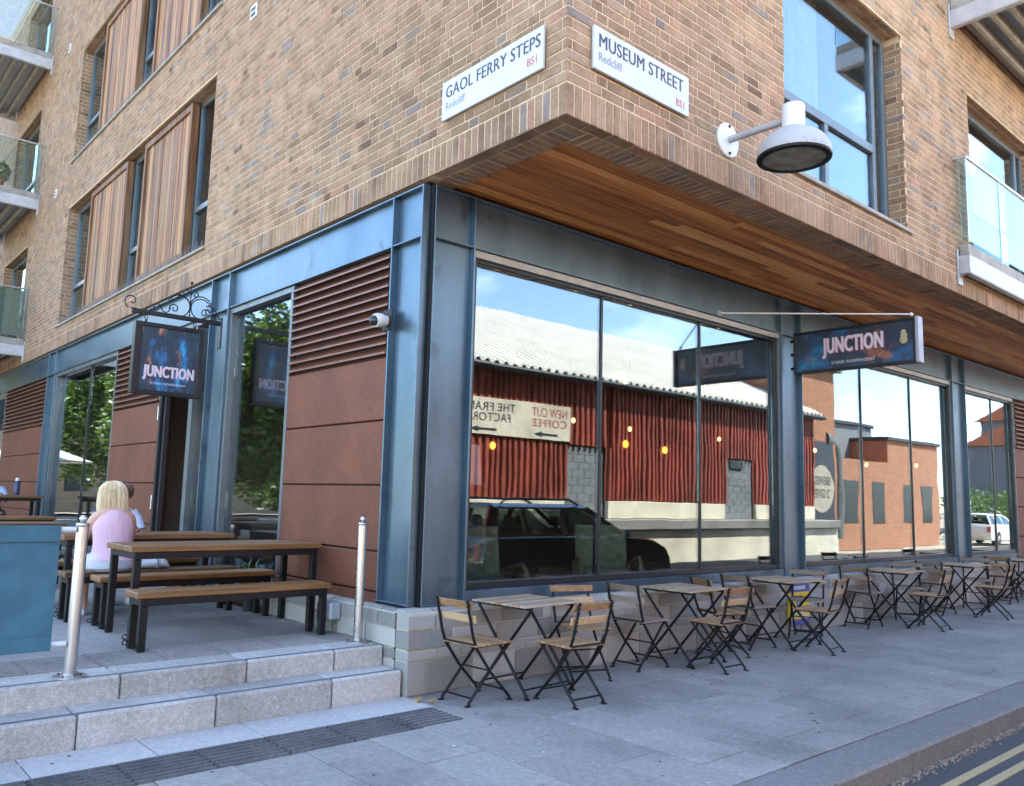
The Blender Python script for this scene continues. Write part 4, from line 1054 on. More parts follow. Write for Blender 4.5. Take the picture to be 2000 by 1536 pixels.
mb = MB(); mb.tube([(0,-.01,.012),(1.46,-1.40,.035)],.008,8); part(mb, 'rod', 'white', RD_, smooth=True)
mb = MB(); mb.bbox(-.03,.03,-.012,.0,-.016,.036,.003); mb.sphere((0,-.02,.012),.02,10,8); part(mb, 'eye', 'balcony', RD_)
mb = MB(); mb.sphere((1.46,-1.40,.030),.022,10,8); part(mb, 'clamp', 'white', RD_, smooth=True)

# ---------------------------------------------------------------- people
def skin(name, J, E_, mat, parent, sub=2):
    names = list(J); me = bpy.data.meshes.new(name); me.from_pydata([J[n][0] for n in names], [(names.index(a_),names.index(b_)) for a_,b_ in E_], [])
    ob = bpy.data.objects.new(name+'_tmp', me); COL.objects.link(ob)
    md = ob.modifiers.new('skin','SKIN'); md.use_smooth_shade = True
    for i, n in enumerate(names):
        r_ = J[n][1]; me.skin_vertices[0].data[i].radius = r_ if isinstance(r_, tuple) else (r_,r_)
        me.skin_vertices[0].data[i].use_root = (i == 0)
    sb = ob.modifiers.new('sub','SUBSURF'); sb.levels = sub; sb.render_levels = sub
    dg = bpy.context.evaluated_depsgraph_get(); m2 = bpy.data.meshes.new_from_object(ob.evaluated_get(dg))
    bpy.data.objects.remove(ob); m2.name = name; m2.materials.clear(); m2.materials.append(mat)
    m2.polygons.foreach_set('use_smooth', [True]*len(m2.polygons)); return link(name, m2, parent)
def ring(c, rx, ry, n=28, wob=0, sd=0): return [Vector((c[0]+(rx*(1+wob*mnoise.noise((3*math.cos(2*PI*k/n),3*math.sin(2*PI*k/n),c[2]*9+sd))))*math.cos(2*PI*k/n), c[1]+(ry*(1+wob*mnoise.noise((3*math.cos(2*PI*k/n)+9,3*math.sin(2*PI*k/n),c[2]*9+sd))))*math.sin(2*PI*k/n), c[2])) for k in range(n)]
M['skin'] = m_plain('skin', (.56,.33,.23), .5, 0, .06, 8, **{'Subsurface Weight': .1})
def m_hair(name, c0, c1):
    k = N(name); g = k.noise(k.pos((60,60,4)), 2.2, 4, .6); return k.end(k.ramp(g, [(.3,c0),(.55,c1),(.75,tuple(min(1,x*1.25) for x in c1))]), .45, nrm=k.bump(g,.6,.006))
M['blonde'] = m_hair('blonde_hair', (.46,.32,.15), (.80,.66,.42)); M['brownhair'] = m_hair('brown_hair', (.06,.035,.02), (.14,.085,.05)); M['greyhair'] = m_hair('grey_hair', (.35,.34,.32), (.62,.60,.57))
def m_cloth(name, c):
    k = N(name); w_ = k.n('TexWave', {'Vector': k.pos(), 'Scale': 22., 'Distortion': .4}, bands_direction='X').outputs['Fac']; n_ = k.noise(k.pos(), 9, 4)
    return k.end(k.mix(n_, tuple(x*.85 for x in c), c), .85, nrm=k.bump(k.math('ADD', k.math('MULTIPLY',w_,.25), n_), .5, .012))
def person(lab, loc, rz, hair, top, legs, long_hair=False, lean=0., shorts=True, sleeve=False, table_h=.675):
    t = thing('person', lab, 'person', loc, rz)       # local +y is where the person faces, z=0 on the floor
    hz = .47; ly = lean
    J = {'pelvis':((0,0,hz),(.135,.105)),'waist':((0,.01+ly*.2,hz+.14),(.115,.085)),'chest':((0,.035+ly*.5,hz+.30),(.125,.085)),'collar':((0,.05+ly*.75,hz+.405),(.085,.055)),'neck':((0,.07+ly*.9,hz+.46),.042),'jaw':((0,.095+ly*1.15,hz+.525),(.060,.068)),'crown':((0,.095+ly*1.25,hz+.615),(.070,.082))}
    E_ = [('pelvis','waist'),('waist','chest'),('chest','collar'),('collar','neck'),('neck','jaw'),('jaw','crown')]
    for s, n in ((-1,'l'),(1,'r')):
        J[n+'sho'] = ((s*.148,.04+ly*.75,hz+.375),.050); J[n+'elb'] = ((s*.20,.17+ly*.5,hz+.165),.036); J[n+'wri'] = ((s*.09,.36+ly*.3,table_h+.045),.024)
        J[n+'pal'] = ((s*.065,.42+ly*.3,table_h+.035),(.030,.014))
        E_ += [('collar',n+'sho'),(n+'sho',n+'elb'),(n+'elb',n+'wri'),(n+'wri',n+'pal')]
        for q in range(4):
            J[f'{n}f{q}'] = ((s*(.075-.016*q),.465+.006*(q in (1,2))+ly*.3,table_h+.03),.0082); J[f'{n}g{q}'] = ((s*(.072-.016*q),.495+.008*(q in (1,2))+ly*.3,table_h+.014),.0072); E_ += [(n+'pal',f'{n}f{q}'),(f'{n}f{q}',f'{n}g{q}')]
        J[n+'th'] = ((s*.025,.43+ly*.3,table_h+.025),.009); E_.append((n+'pal',n+'th'))
        J[n+'hip'] = ((s*.085,.06,hz-.01),.080); J[n+'kne'] = ((s*.11,.40,hz-.03),.056); J[n+'cal'] = ((s*.105,.40,hz-.18),.050); J[n+'ank'] = ((s*.10,.36,.075),.033); J[n+'toe'] = ((s*.105,.47,.028),(.032,.022)); J[n+'hee'] = ((s*.10,.335,.03),.028)
        E_ += [('pelvis',n+'hip'),(n+'hip',n+'kne'),(n+'kne',n+'cal'),(n+'cal',n+'ank'),(n+'ank',n+'toe'),(n+'ank',n+'hee')]
    skin('body', J, E_, M['skin'], t)
    # top
    mb = MB(); cy = lambda z: .0+ (z-hz)*.10 + ly*max(0,(z-hz)/.4)*.75
    R_ = [(hz+.015,.178,.142),(hz+.06,.170,.134),(hz+.13,.158,.120),(hz+.20,.158,.118),(hz+.28,.166,.120),(hz+.335,.156,.112),(hz+.375,.138,.098),(hz+.405,.112,.086),(hz+.424,.088,.072),(hz+.436,.066,.062)]
    mb.loft([ring((0,cy(z),z),a_,b_,48,.09,loc[0]) for z,a_,b_ in R_], cap=False); part(mb, 'top', top, t, smooth=True)
    if sleeve:
        for s, n in ((-1,'l'),(1,'r')):
            a_, b_ = Vector(J[n+'sho'][0]), Vector(J[n+'elb'][0]); mb = MB(); mb.tube([a_-Vector((s*.03,0,-.008)),a_+(b_-a_)*.25,a_+(b_-a_)*.78],[.064,.066,.062],16); part(mb, 'sleeve', top, t, smooth=True)
    # legwear
    mb = MB(); mb.loft([ring((0,.02,z),a_,b_,32,.04) for z,a_,b_ in ((hz-.075,.150,.125),(hz-.05,.180,.152),(hz,.186,.154),(hz+.05,.176,.140),(hz+.075,.168,.131))])
    for s, n in ((-1,'l'),(1,'r')):
        a_, b_ = Vector(J[n+'hip'][0]), Vector(J[n+'kne'][0]); mb.tube([a_-Vector((0,.02,0)),a_+(b_-a_)*.4,a_+(b_-a_)*(.62 if shorts else 1.0)],[.092,.084,.076],18)
        if not shorts: mb.tube([b_,Vector(J[n+'cal'][0]),Vector(J[n+'ank'][0])],[.074,.064,.055],16)
    part(mb, 'shorts' if shorts else 'trousers', legs, t, smooth=True)
    for s in (-1,1):
        mb = MB(); x = s*.103; mb.loft([[Vector((x+w_*math.cos(2*PI*k/16),.405+l_*math.sin(2*PI*k/16),z)) for k in range(16)] for z,w_,l_ in ((0,.038,.095),(.022,.041,.10),(.045,.036,.088),(.06,.028,.055))]); part(mb, 'shoe', 'white', t, smooth=True)
    # face and hair
    hx, hy, hzz = 0, .095+ly*1.2, hz+.575
    mb = MB(); mb.sphere((hx,hy+.082,hzz-.015),.016,10,8,(.7,1,1.3)); fc = part(mb, 'nose', 'skin', t, smooth=True)
    for s in (-1,1):
        mb = MB(); mb.sphere((s*.026,hy+.068,hzz+.008),.010,10,8); part(mb, 'eye', 'ink', t, smooth=True)
        mb = MB(); mb.sphere((s*.072,hy,hzz-.008),.020,10,8,(.4,.8,1.2)); part(mb, 'ear', 'skin', t, smooth=True)
    mb = MB(); mb.box(-.018,.018,hy+.070,hy+.076,hzz-.050,hzz-.044); part(mb, 'mouth', 'inkred', t)
    n_ = 72; rings = []
    if long_hair: prof = [(hzz-.205,.092,.045,-.045),(hzz-.19,.108,.060,-.040),(hzz-.14,.116,.080,-.022),(hzz-.07,.114,.094,-.008),(hzz,.108,.100,-.004),(hzz+.045,.098,.096,0),(hzz+.08,.078,.080,.0),(hzz+.100,.048,.052,.0),(hzz+.107,.012,.014,.0)]
    else: prof = [(hzz-.05,.070,.060,-.028),(hzz-.01,.082,.080,-.014),(hzz+.04,.084,.088,-.006),(hzz+.075,.066,.074,0),(hzz+.092,.036,.042,0),(hzz+.098,.010,.012,0)]
    for i,(z,a_,b_,dy_) in enumerate(prof):
        rg = []
        for k in range(n_):
            th = 2*PI*k/n_; f = 1+.035*mnoise.noise((math.cos(th)*7,math.sin(th)*7,z*3))+.02*math.sin(k*PI*.5+i*.2)
            part_ = 1-.10*math.exp(-((th-1.5*PI)/.13)**2) if long_hair and i < 7 else 1
            zz = z + (.022*mnoise.noise((math.cos(th)*9,math.sin(th)*9,1.7)) if i == 0 and long_hair else 0)
            yy = hy+dy_+b_*f*part_*math.sin(th)
            if long_hair and i < 5 and math.sin(th) > .35: yy = min(yy, hy+.03)
            rg.append(Vector((hx+a_*f*math.cos(th), yy, zz)))
        rings.append(rg)
    mb = MB(); mb.loft(rings); hr = part(mb, 'hair', hair, t, smooth=True)
    mb = MB()
    for i in range(520 if long_hair else 200):
        k0 = random.uniform(0,n_); dr = random.uniform(.001,.011); pts = []; j1 = len(rings)-1-(random.random() < .3)
        for j in range(j1,-1,-1):
            k_ = (k0+random.uniform(-.35,.35)+(j1-j)*.12*math.sin(i))%n_; a_ = rings[j][int(k_)%n_]; b2 = rings[j][(int(k_)+1)%n_]; p = a_.lerp(b2, k_%1)
            ax = Vector((hx,hy-.02,p.z)); out_ = (p-ax).normalized() if (p-ax).length > 1e-4 else Vector((0,0,1)); pts.append(p+out_*(dr*(1-.5*(j > 5))))
        if long_hair: pts.append(pts[-1]+Vector((random.uniform(-.012,.012),random.uniform(-.01,.01),-random.uniform(.005,.035))))
        mb.tube(pts, [.0016]*(len(pts)-1)+[.0005], 4)
    tag(part(mb, 'hair_strands', hair, hr, smooth=True), kind='stuff')
    return t
person('seated person in a sleeveless pink top and white shorts with shoulder length blonde hair', (-1.33,2.52,TZ), 0, 'blonde', m_cloth('pink_cotton',(.70,.45,.53)), m_cloth('white_cotton',(.58,.58,.62)), True, .03)
person('seated person in a pale blue short sleeved shirt across the table from the blonde person', (-.985,3.80,TZ), PI, 'brownhair', m_cloth('paleblue_cotton',(.60,.68,.82)), m_cloth('navy_cotton',(.03,.04,.08)), False, .16, True, True)
person('grey haired person in a light blue shirt behind the tall bar table', (-.84,10.98,TZ+.19), PI, 'greyhair', m_cloth('lightblue_cotton',(.42,.52,.72)), m_cloth('dark_cotton',(.05,.05,.06)), False, .08, False, True, .72)
mb = MB(); mb.lathe([(.16,.0),(.17,.02),(.025,.04),(.025,.50),(.15,.52),(.16,.55),(.15,.575),(.01,.58)],20); tag(mb.build('bar_stool', M['black'], None, (-.84,11.0,TZ), True), 'black pedestal stool under the grey haired person', 'stool')
# things on the benches and tables
bg_ = thing('handbag', 'white leather handbag lying on the bench beside the blonde person', 'bag', (-.985,2.57,.7165))
mb = MB(); n_ = 28; rings = []
for k in range(15):
    u = k/14; x = -.15+.30*u; s_ = max(.10, math.sin(PI*min(1,max(0,u*.98+.01)))**.45)
    rings.append([Vector((x, .088*s_*math.cos(2*PI*q/n_), max(.001,.055*s_+.058*s_*math.sin(2*PI*q/n_)*(1+.18*mnoise.noise((u*6,q*.4,1)))))) for q in range(n_)])
mb.loft(rings); part(mb, 'pouch', m_plain('white_leather',(.55,.56,.58),.5,0,.08,18,bump=.3), bg_, smooth=True)
mb = MB(); mb.tube([(.02,-.09,.005),(.025,-.10,.06),(.02,-.06,.115),(.03,.03,.118)],.006,6); part(mb, 'strap', 'inkgrey', bg_, smooth=True)
bt = thing('water_bottle', 'clear plastic water bottle on the table by the couple', 'bottle', (-1.36,3.05,.9965))
mb = MB(); mb.lathe([(.032,0),(.034,.01),(.034,.13),(.028,.155),(.013,.175),(.013,.19)],18); part(mb, 'bottle_body', m_plain('clear_plastic',(.75,.80,.88),.15,0,.05,9,**{'Transmission Weight':.6}), bt, smooth=True)
mb = MB(); mb.lathe([(.015,.19),(.015,.205),(.001,.207)],14); part(mb, 'cap', m_plain('blue_cap',(.08,.15,.50),.4), bt, smooth=True)
bt = thing('water_bottle', 'dark blue drinking flask standing on the tall bar table', 'bottle', (-.56,10.45,TZ+.941))
mb = MB(); mb.lathe([(.045,0),(.047,.01),(.047,.19),(.03,.225)],18); part(mb, 'bottle_body', m_plain('navy_flask',(.02,.025,.09),.35), bt, smooth=True)
mb = MB(); mb.lathe([(.032,.226),(.032,.265),(.02,.275)],14); part(mb, 'cap', 'white', bt, smooth=True)
mb = MB(); mb.lathe([(.05,0),(.052,.004),(.045,.03),(.03,.033)],18); tag(mb.build('ashtray', M['stainless'], None, (-.95,5.2,TZ+.001), True), 'small steel ashtray on the terrace paving', 'ashtray')
mb = MB(); mb.lathe([(.022,0),(.024,.002),(.026,.055),(.022,.056)],14); tag(mb.build('paper_cup', M['offwhite'], None, (-1.45,5.18,.7165), True), 'small paper cup on a terrace bench', 'cup')
# potted bamboo against the cladding
pt = thing('potted_plant', 'small strappy green plant in a dark pot by the rusted cladding', 'plant', (-.16,2.36,TZ))
mb = MB(); mb.lathe([(.05,0),(.06,.12),(.063,.125),(.055,.127),(.05,.11)],20); part(mb, 'pot', 'ink', pt, smooth=True)
mb = MB()
for i in range(70):
    a_ = random.uniform(0,2*PI); d = random.uniform(.05,.16); h = random.uniform(.2,.45); w_ = .008
    p0 = Vector((random.uniform(-.05,.05),random.uniform(-.03,.03),.115)); p1 = p0+Vector((math.cos(a_)*d*.5,math.sin(a_)*d*.5,h*.7)); p2 = p0+Vector((math.cos(a_)*d*1.3,math.sin(a_)*d*1.3,h*.8)); sd_ = Vector((-math.sin(a_),math.cos(a_),0))*w_
    mb.add([p0-sd_*.5,p0+sd_*.5,p1+sd_,p1-sd_,p2], [(0,1,2,3),(3,2,4)])
tag(part(mb, 'foliage', 'leaflight', pt), kind='stuff')

# ---------------------------------------------------------------- inside the cafe
def armchair(lab, x, y, rz):
    t = thing('armchair', lab, 'armchair', (x,y,.3365), rz, 'armchairs behind the cafe window')
    mb = MB(); mb.bbox(-.27,.27,-.28,.24,.22,.36,.035); part(mb, 'seat_cushion', 'sage', t, smooth=True)
    Mx = Matrix.Translation((0,.25,.30)) @ Matrix.Rotation(math.radians(-14),4,'X')
    mb = MB(); nx, nz = 24, 26; vs = []
    for j in range(nz+1):
        for i in range(nx+1):
            u, v = i/nx, j/nz; tu = math.cos(u*3*2*PI)*math.cos(v*4*2*PI)
            ed = min(1, min(u,1-u)*9)*min(1, min(v,1-v)*9)
            vs.append(Mx @ Vector((-.28+.56*u, -.055*ed**.5-.020*tu*ed, .52*v)))
    o0 = len(vs); vs += [Mx @ Vector((-.28+.56*(i/nx), .06, .52*(j/nz))) for j in range(nz+1) for i in range(nx+1)]
    fs = [(j*(nx+1)+i,j*(nx+1)+i+1,(j+1)*(nx+1)+i+1,(j+1)*(nx+1)+i) for j in range(nz) for i in range(nx)]
    rg = list(range(nx+1))+[(j+1)*(nx+1)-1 for j in range(1,nz+1)]+[nz*(nx+1)+i for i in range(nx-1,-1,-1)]+[j*(nx+1) for j in range(nz-1,0,-1)]
    mb.add(vs, fs+[tuple(o0+i for i in f[::-1]) for f in fs]+[(rg[i],rg[i]+o0,rg[(i+1)%len(rg)]+o0,rg[(i+1)%len(rg)]) for i in range(len(rg))]); part(mb, 'back_cushion', 'sage', t, smooth=True)
    for s in (-1,1):
        mb = MB(); mb.tube([(s*.31,-.27,0),(s*.31,-.30,.30),(s*.31,-.29,.44),(s*.31,-.22,.485),(s*.31,.0,.46),(s*.31,.30,.40)],[.014,.020,.020,.022,.022,.018],10); part(mb, 'arm', 'oak', t, smooth=True)
        mb = MB(); mb.tube([(s*.28,.32,0),(s*.30,.28,.40)],.018,8); part(mb, 'leg', 'oak', t, smooth=True)
    mb = MB(); mb.bar((-.31,-.26,.20),(.31,-.26,.20),.03,.05); mb.bar((-.30,.27,.20),(.30,.27,.20),.03,.05); part(mb, 'rail', 'oak', t)
armchair('sage green buttoned armchair with oak arms behind the middle of the first shop window', 3.15, .95, math.radians(-38))
armchair('sage green armchair with oak arms just inside the corner column', 1.25, .72, math.radians(-20))
t = thing('coffee_table', 'low dark wooden table between the armchairs inside the window', 'table', (2.2,.95,.3365))
mb = MB(); mb.bbox(-.35,.35,-.3,.3,.33,.36,.006); part(mb, 'tabletop', 'roomfloor', t)
for sx in (-1,1):
    for sy in (-1,1):
        mb = MB(); mb.box(sx*.3-.02,sx*.3+.02,sy*.25-.02,sy*.25+.02,0,.329); part(mb, 'leg', 'roomfloor', t)
t = thing('floor_lamp', 'floor lamp with a white drum shade beside the inner face of the corner column', 'lamp', (1.42,1.2,.3365))
mb = MB(); mb.lathe([(.13,0),(.13,.02),(.012,.03),(.012,1.25)],18); part(mb, 'stem', 'black', t, smooth=True)
mb = MB(); mb.lathe([(.155,1.19),(.125,1.57),(.123,1.57),(.153,1.19)],28); part(mb, 'lamp_shade', 'white', t, smooth=True)
P_ = [(2.04,1.2,2.81,0),(3.72,1.2,2.79,0),(5.34,2.5,2.41,0),(4.21,2.5,2.44,0),(5.31,2.55,2.2,1),(6.12,2.5,2.16,1),(7.48,2.5,2.41,0),(5.32,1.2,2.85,0),(8.59,1.5,2.27,0),(10.3,1.5,2.125,0),(12.29,1.5,2.2,0),(3.6,3.4,2.1,1)]
for i,(x,y,z,gl) in enumerate(P_):
    t = thing('pendant_lamp', 'lit amber globe pendant inside the cafe' if gl else 'lit bare bulb pendant hanging inside the cafe', 'lamp', (x,y,3.398), 0, 'lit globe pendants in the cafe' if gl else 'lit bare bulbs in the cafe')
    d = z-3.398; mb = MB(); mb.tube([(0,0,0),(0,0,d+.09)],.004,6); part(mb, 'cord', 'black', t)
    mb = MB(); mb.lathe([(.02,d+.09),(.02,d+.045)],10); part(mb, 'socket', 'black', t)
    mb = MB(); mb.sphere((0,0,d),.027,12,10,(1,1,1.3)); part(mb, 'bulb', 'bulb', t, smooth=True)
    if gl: mb = MB(); mb.sphere((0,0,d),.085,18,14); part(mb, 'globe', 'amber', t, smooth=True)

# ---------------------------------------------------------------- across the road (seen in the windows)
SY = -8.42
SHD = thing('red_shed', 'long dockside shed with red corrugated walls and a white corrugated roof', 'shed', (8,SY-3,-.19))
shp = lambda mb, name, mat, **k: mb.build(name, M[mat] if isinstance(mat,str) else mat, SHD, (-8,-SY+3,.19), **k)
M['redsheet'] = m_plain('red_sheet', (.35,.075,.048), .55, .05, .40, 1.1); M['whitesheet'] = m_plain('white_sheet', (.76,.70,.60), .5, 0, .12, 1.2)
M['greyblock'] = m_stone('grey_block', (.17,.18,.19), (.27,.28,.29), 40, 1.8, .3)
def corrug(x0_, x1_, y, z0_, z1_, pitch, depth, rand=.0):
    mb = MB(); x = x0_; pts = []
    while x < x1_:
        w_ = pitch*(1+random.uniform(-rand,rand)); pts += [(x,0),(x+w_*.45,0),(x+w_*.55,1),(x+w_*.95,1)]; x += w_
    for (a_,p),(b_,q) in zip(pts[:-1],pts[1:]): mb.add([(a_,y+p*depth,z0_),(b_,y+q*depth,z0_),(b_,y+q*depth,z1_),(a_,y+p*depth,z1_)], [(3,2,1,0)])
    return mb
XA, XB = -6, 21.6
segs = [(XA,10.25,1.42),(10.25,11.65,2.70),(11.65,16.65,1.42),(16.65,18.15,2.70),(18.15,XB,1.42)]
for a_, b_, z0_ in segs: shp(corrug(a_, b_, SY-.02, z0_, 4.28, .17, .055, .30), 'red_cladding', 'redsheet')
mb = MB(); mb.box(XA,XB,SY-.3,SY-.08,-.18,4.3); mb.box(XA,XA+.2,SY-12,SY-.3,-.18,4.3); mb.box(XB-.2,XB,SY-12,SY-.3,-.18,4.3); shp(mb, 'shed_wall', 'greyblock')
for a_, b_ in ((XA,10.2),(11.7,16.6),(18.2,XB)):
    mb = MB(); mb.bbox(a_,b_,SY-.06,SY+.05,.98,1.40,.01); shp(mb, 'cream_wall', 'offwhite')
mb = MB(); mb.bbox(XA,XB+1,SY-.4,SY+.42,.72,.97,.02); shp(mb, 'loading_ledge', M['terraceslab'])
mb = MB(); mb.bbox(XA,XB+1,SY-.4,SY+.30,-.18,.719,.01); shp(mb, 'cream_wall', 'offwhite')
for a_, b_ in ((10.3,11.6),(16.7,18.1)):
    for r_ in range(9):
        x = a_+.02; o_ = .2 if r_ % 2 else 0
        while x < b_-.05:
            x1_ = min(b_-.02, x+(.40 if x > a_+.03 or not o_ else .2)); mb = MB(); mb.bbox(x+.004,x1_-.004,SY-.08,SY-.04,.98+r_*.188,.98+r_*.188+.18,.006,random.random()); shp(mb, 'block', 'greyblock'); x = x1_
mb = MB(); mb.box(16.95,17.6,SY-.03,SY-.0,2.42,2.62); shp(mb, 'door_sign', 'ink')
# roof
rl = MB(); x = XA-.3; k = 0; yr, zr, ye, ze = SY-6.2, 7.3, SY+.22, 4.28; pts = []
while x < XB+.3: pts += [(x,0),(x+.06,.0),(x+.12,.10),(x+.18,.10)]; x += .26
for (a_,p),(b_,q) in zip(pts[:-1],pts[1:]): rl.add([(a_,ye,ze+p),(b_,ye,ze+q),(b_,yr,zr+q),(a_,yr,zr+p)], [(0,1,2,3)])
shp(rl, 'roof', 'whitesheet')
mb = MB(); mb.prism([(XA-.3,yr,zr-.02),(XA-.3,yr-6.4,ze-.1),(XA-.3,yr-6.4,ze-.2),(XA-.3,yr,zr-.12),(XA-.3,ye,ze-.12),(XA-.3,ye,ze-.02)][::-1], (XB-XA+.6,0,0)); shp(mb, 'roof_deck', 'decking')
mb = MB(); mb.tube([(XA-.3,ye+.06,ze-.04),(XB+.3,ye+.06,ze-.04)],.06,8); shp(mb, 'gutter', 'ink')
mb = MB(); mb.prism([(XB-.1,yr,zr-.15),(XB-.1,ye-.35,ze-.1),(XB-.1,yr-6,ze-.1)], (.08,0,0)); shp(mb, 'gable', 'redsheet')
# direction board on the shed
sg = thing('direction_board', 'cream board with red and black lettering and arrows on the red shed', 'sign', (8.4,SY+.045,2.75))
mb = MB(); mb.box(-1.95,1.9,.0,.03,.0,.80); part(mb, 'board', 'offwhite', sg)
Ts = lambda x, z: frame((x,.0315,z),(-1,0,0),(0,0,1))
text_fit('lettering','NEW CUT',1.10,.20,M['inkred'],sg,Ts(1.78,.50),.02); text_fit('lettering','COFFEE',1.10,.17,M['inkred'],sg,Ts(1.78,.28),-.005)
text_fit('lettering','THE FRAME',1.55,.18,M['ink'],sg,Ts(.20,.52),.01); text_fit('lettering','FACTORY',1.25,.18,M['ink'],sg,Ts(.05,.29),.01)
for x in (1.5,-.35):
    mb = MB(); mb.prism([(x,.031,.14),(x-.5,.031,.14),(x-.5,.031,.18),(x-.75,.031,.115),(x-.5,.031,.05),(x-.5,.031,.09),(x,.031,.09)][::-1], (0,.003,0)); part(mb, 'arrow', 'ink', sg)
# brick works beyond the shed
BW = thing('brick_works', 'old orange brick works with a flat topped tower beside the red shed', 'building', (26,SY-4,-.19))
bw = lambda mb, name, mat, **k: mb.build(name, M[mat] if isinstance(mat,str) else mat, BW, (-26,-SY+4,.19), **k)
def m_ob():
    k = N('orange_brick'); P = k.pos(); s3 = k.n('SeparateXYZ', {0: P}); v = k.n('CombineXYZ', {0: k.math('ADD', s3.outputs[0], s3.outputs[1]), 1: s3.outputs[2], 2: 0.})
    b = k.n('TexBrick', {'Vector': v.outputs[0], 'Color1': (.42,.17,.09,1), 'Color2': (.32,.12,.065,1), 'Mortar': (.45,.33,.24,1), 'Scale': 1., 'Mortar Size': .007, 'Brick Width': .23, 'Row Height': .075}); return k.end(b.outputs[0], .9, spec=.2)
M['obrick'] = m_ob()
mb = MB(); mb.box(21.8,24.3,SY-4.5,SY-.6,-.18,6.1); bw(mb, 'tower', 'obrick')
mb = MB(); mb.bbox(21.6,24.5,SY-4.7,SY-.4,6.101,6.3,.03); bw(mb, 'tower_coping', 'decking')
mb = MB(); mb.box(24.3,31,SY-7,SY-1.2,-.18,3.2); bw(mb, 'wall', 'obrick')
mb = MB(); mb.box(24.3,33,SY-9,SY-3.4,3.2,4.9); bw(mb, 'upper_wall', 'greyblock')
mb = MB(); mb.bbox(24.25,33.1,SY-9.1,SY-3.3,4.901,5.05,.02); bw(mb, 'roof', 'ink')
mb = MB(); mb.box(31,36,SY-8,SY-1.8,-.18,4.2); bw(mb, 'wall', 'obrick')
mb = MB(); mb.bbox(30.9,36.2,SY-8.1,SY-1.7,4.201,4.35,.02); bw(mb, 'roof', 'ink')
mb = MB(); mb.box(22.3,24.1,SY-.62,SY-.58,.3,3.6); pn = bw(mb, 'mural_panel', 'ink')
mb = MB(); mb.lathe([(.8,-.004),(.8,.004)],36,(23.2,SY-.57,2.0),Matrix.Rotation(PI/2,4,'X')); bw(mb, 'mural_disc', m_plain('mural_tan',(.42,.36,.28),.7))
Tm = lambda x, z: frame((x-26,SY-.560-SY+4,z+.19),(-1,0,0),(0,0,1))
text_fit('mural_lettering','BREWED',1.1,.30,M['ink'],BW,Tm(23.75,2.12),.02); text_fit('mural_lettering','2 GIVE',1.0,.30,M['ink'],BW,Tm(23.70,1.68),.02)
mb = MB(); mb.tube([(24.7,SY-.9,.3),(24.7,SY-.9,3.0),(24.6,SY-.9,3.45),(24.3,SY-.9,3.7),(23.6,SY-.8,3.75)],.32,16); bw(mb, 'flue', m_plain('dull_flue',(.16,.16,.155),.5,.4), smooth=True)
for x in (26.0,28.2,32.2,34.2):
    mb = MB(); y_ = SY-1.2 if x < 31 else SY-1.8; mb.box(x,x+1.1,y_-.02,y_+.012,.8,2.4); bw(mb, 'window', 'darkframe')
# harbour railway
RL = thing('railway_track', 'rusty railway track running between the road and the shed', 'track', (24,SY+.9,-.2))
for yy in (.0,.55):
    mb = MB(); mb.box(-2,60,yy,yy+.06,0.0,.12); mb.build('rail', m_rust, RL)
for k in range(40):
    mb = MB() if k == 0 else mb
    if k == 0: mb.box(-2,-1.8,-.3,.9,-.0,.05); slm = mb.mesh('sleeper', M['bark'])
    link('sleeper', slm, RL, (k*.7,0,0))
# far houses, hedge
for i,(x,y,w_,h,lab) in enumerate(((62,-13,7,6.0,'far dark gabled house behind the hedge'),(71,-15,8,8.5,'taller far gabled house behind the hedge'),(52,-24,7,5,'small far house beyond the brick works'))):
    t = thing('far_house', lab+' with a red tiled roof', 'house', (x,y,-.2))
    mb = MB(); mb.box(-w_/2,w_/2,-4,4,0,h); part(mb, 'wall', m_plain('dark_render',(.13,.14,.16),.8) if i < 2 else 'offwhite', t)
    mb = MB(); mb.prism([(-w_/2-.3,-4.3,h),(-w_/2-.3,4.3,h),(-w_/2-.3,0,h+2.2)][::-1], (w_+.6,0,0)); part(mb, 'roof', m_plain('red_tile',(.36,.12,.06),.8), t)
    for q in range(3):
        for r_ in range(2):
            mb = MB(); mb.box(-w_/2+.8+q*2,-w_/2+1.9+q*2,3.98,4.04,1+r_*2.6,2.6+r_*2.6); wdw = part(mb, 'window', 'white', t)
            mb = MB(); mb.box(-w_/2+.88+q*2,-w_/2+1.82+q*2,4.041,4.05,1.08+r_*2.6,2.52+r_*2.6); part(mb, 'pane', 'darkframe', wdw)
def leaves(mb, c, R_, n, size, sq=.8, gap=.45):
    for i in range(n):
        while True:
            d = Vector((random.uniform(-1,1),random.uniform(-1,1),random.uniform(-1,1)))
            if d.length <= 1: break
        r_ = d.length; d = d.normalized()*(r_**.45) if r_ > .01 else d
        p = Vector((c[0]+d.x*R_[0],c[1]+d.y*R_[1],c[2]+d.z*R_[2]))
        if mnoise.noise(p*.75) < -.12*gap*2: continue
        s_ = size*random.uniform(.6,1.3); u = Vector((random.gauss(0,1),random.gauss(0,1),random.gauss(0,.5))).normalized(); w_ = u.cross(Vector((random.gauss(0,1),random.gauss(0,1),random.gauss(0,1)))).normalized()
        mb.add([p-u*s_*.6,p+w_*s_*.32,p+u*s_*.6,p-w_*s_*.32], [(0,1,2,3)], random.random())
def m_leaf(name, c0, c1):
    k = N(name); t = k.attr(); c = k.mix(t, c0, c1); df = k.n('BsdfPrincipled', {'Base Color': c, 'Roughness': .5}); tl = k.n('BsdfTranslucent', {'Color': k.mix(.5,c,(.16,.24,.03))})
    ms = k.n('MixShader', {0: .3, 1: df.outputs[0], 2: tl.outputs[0]}); k.nt.links.new(ms.outputs[0], k.o.inputs[0]); return k.m
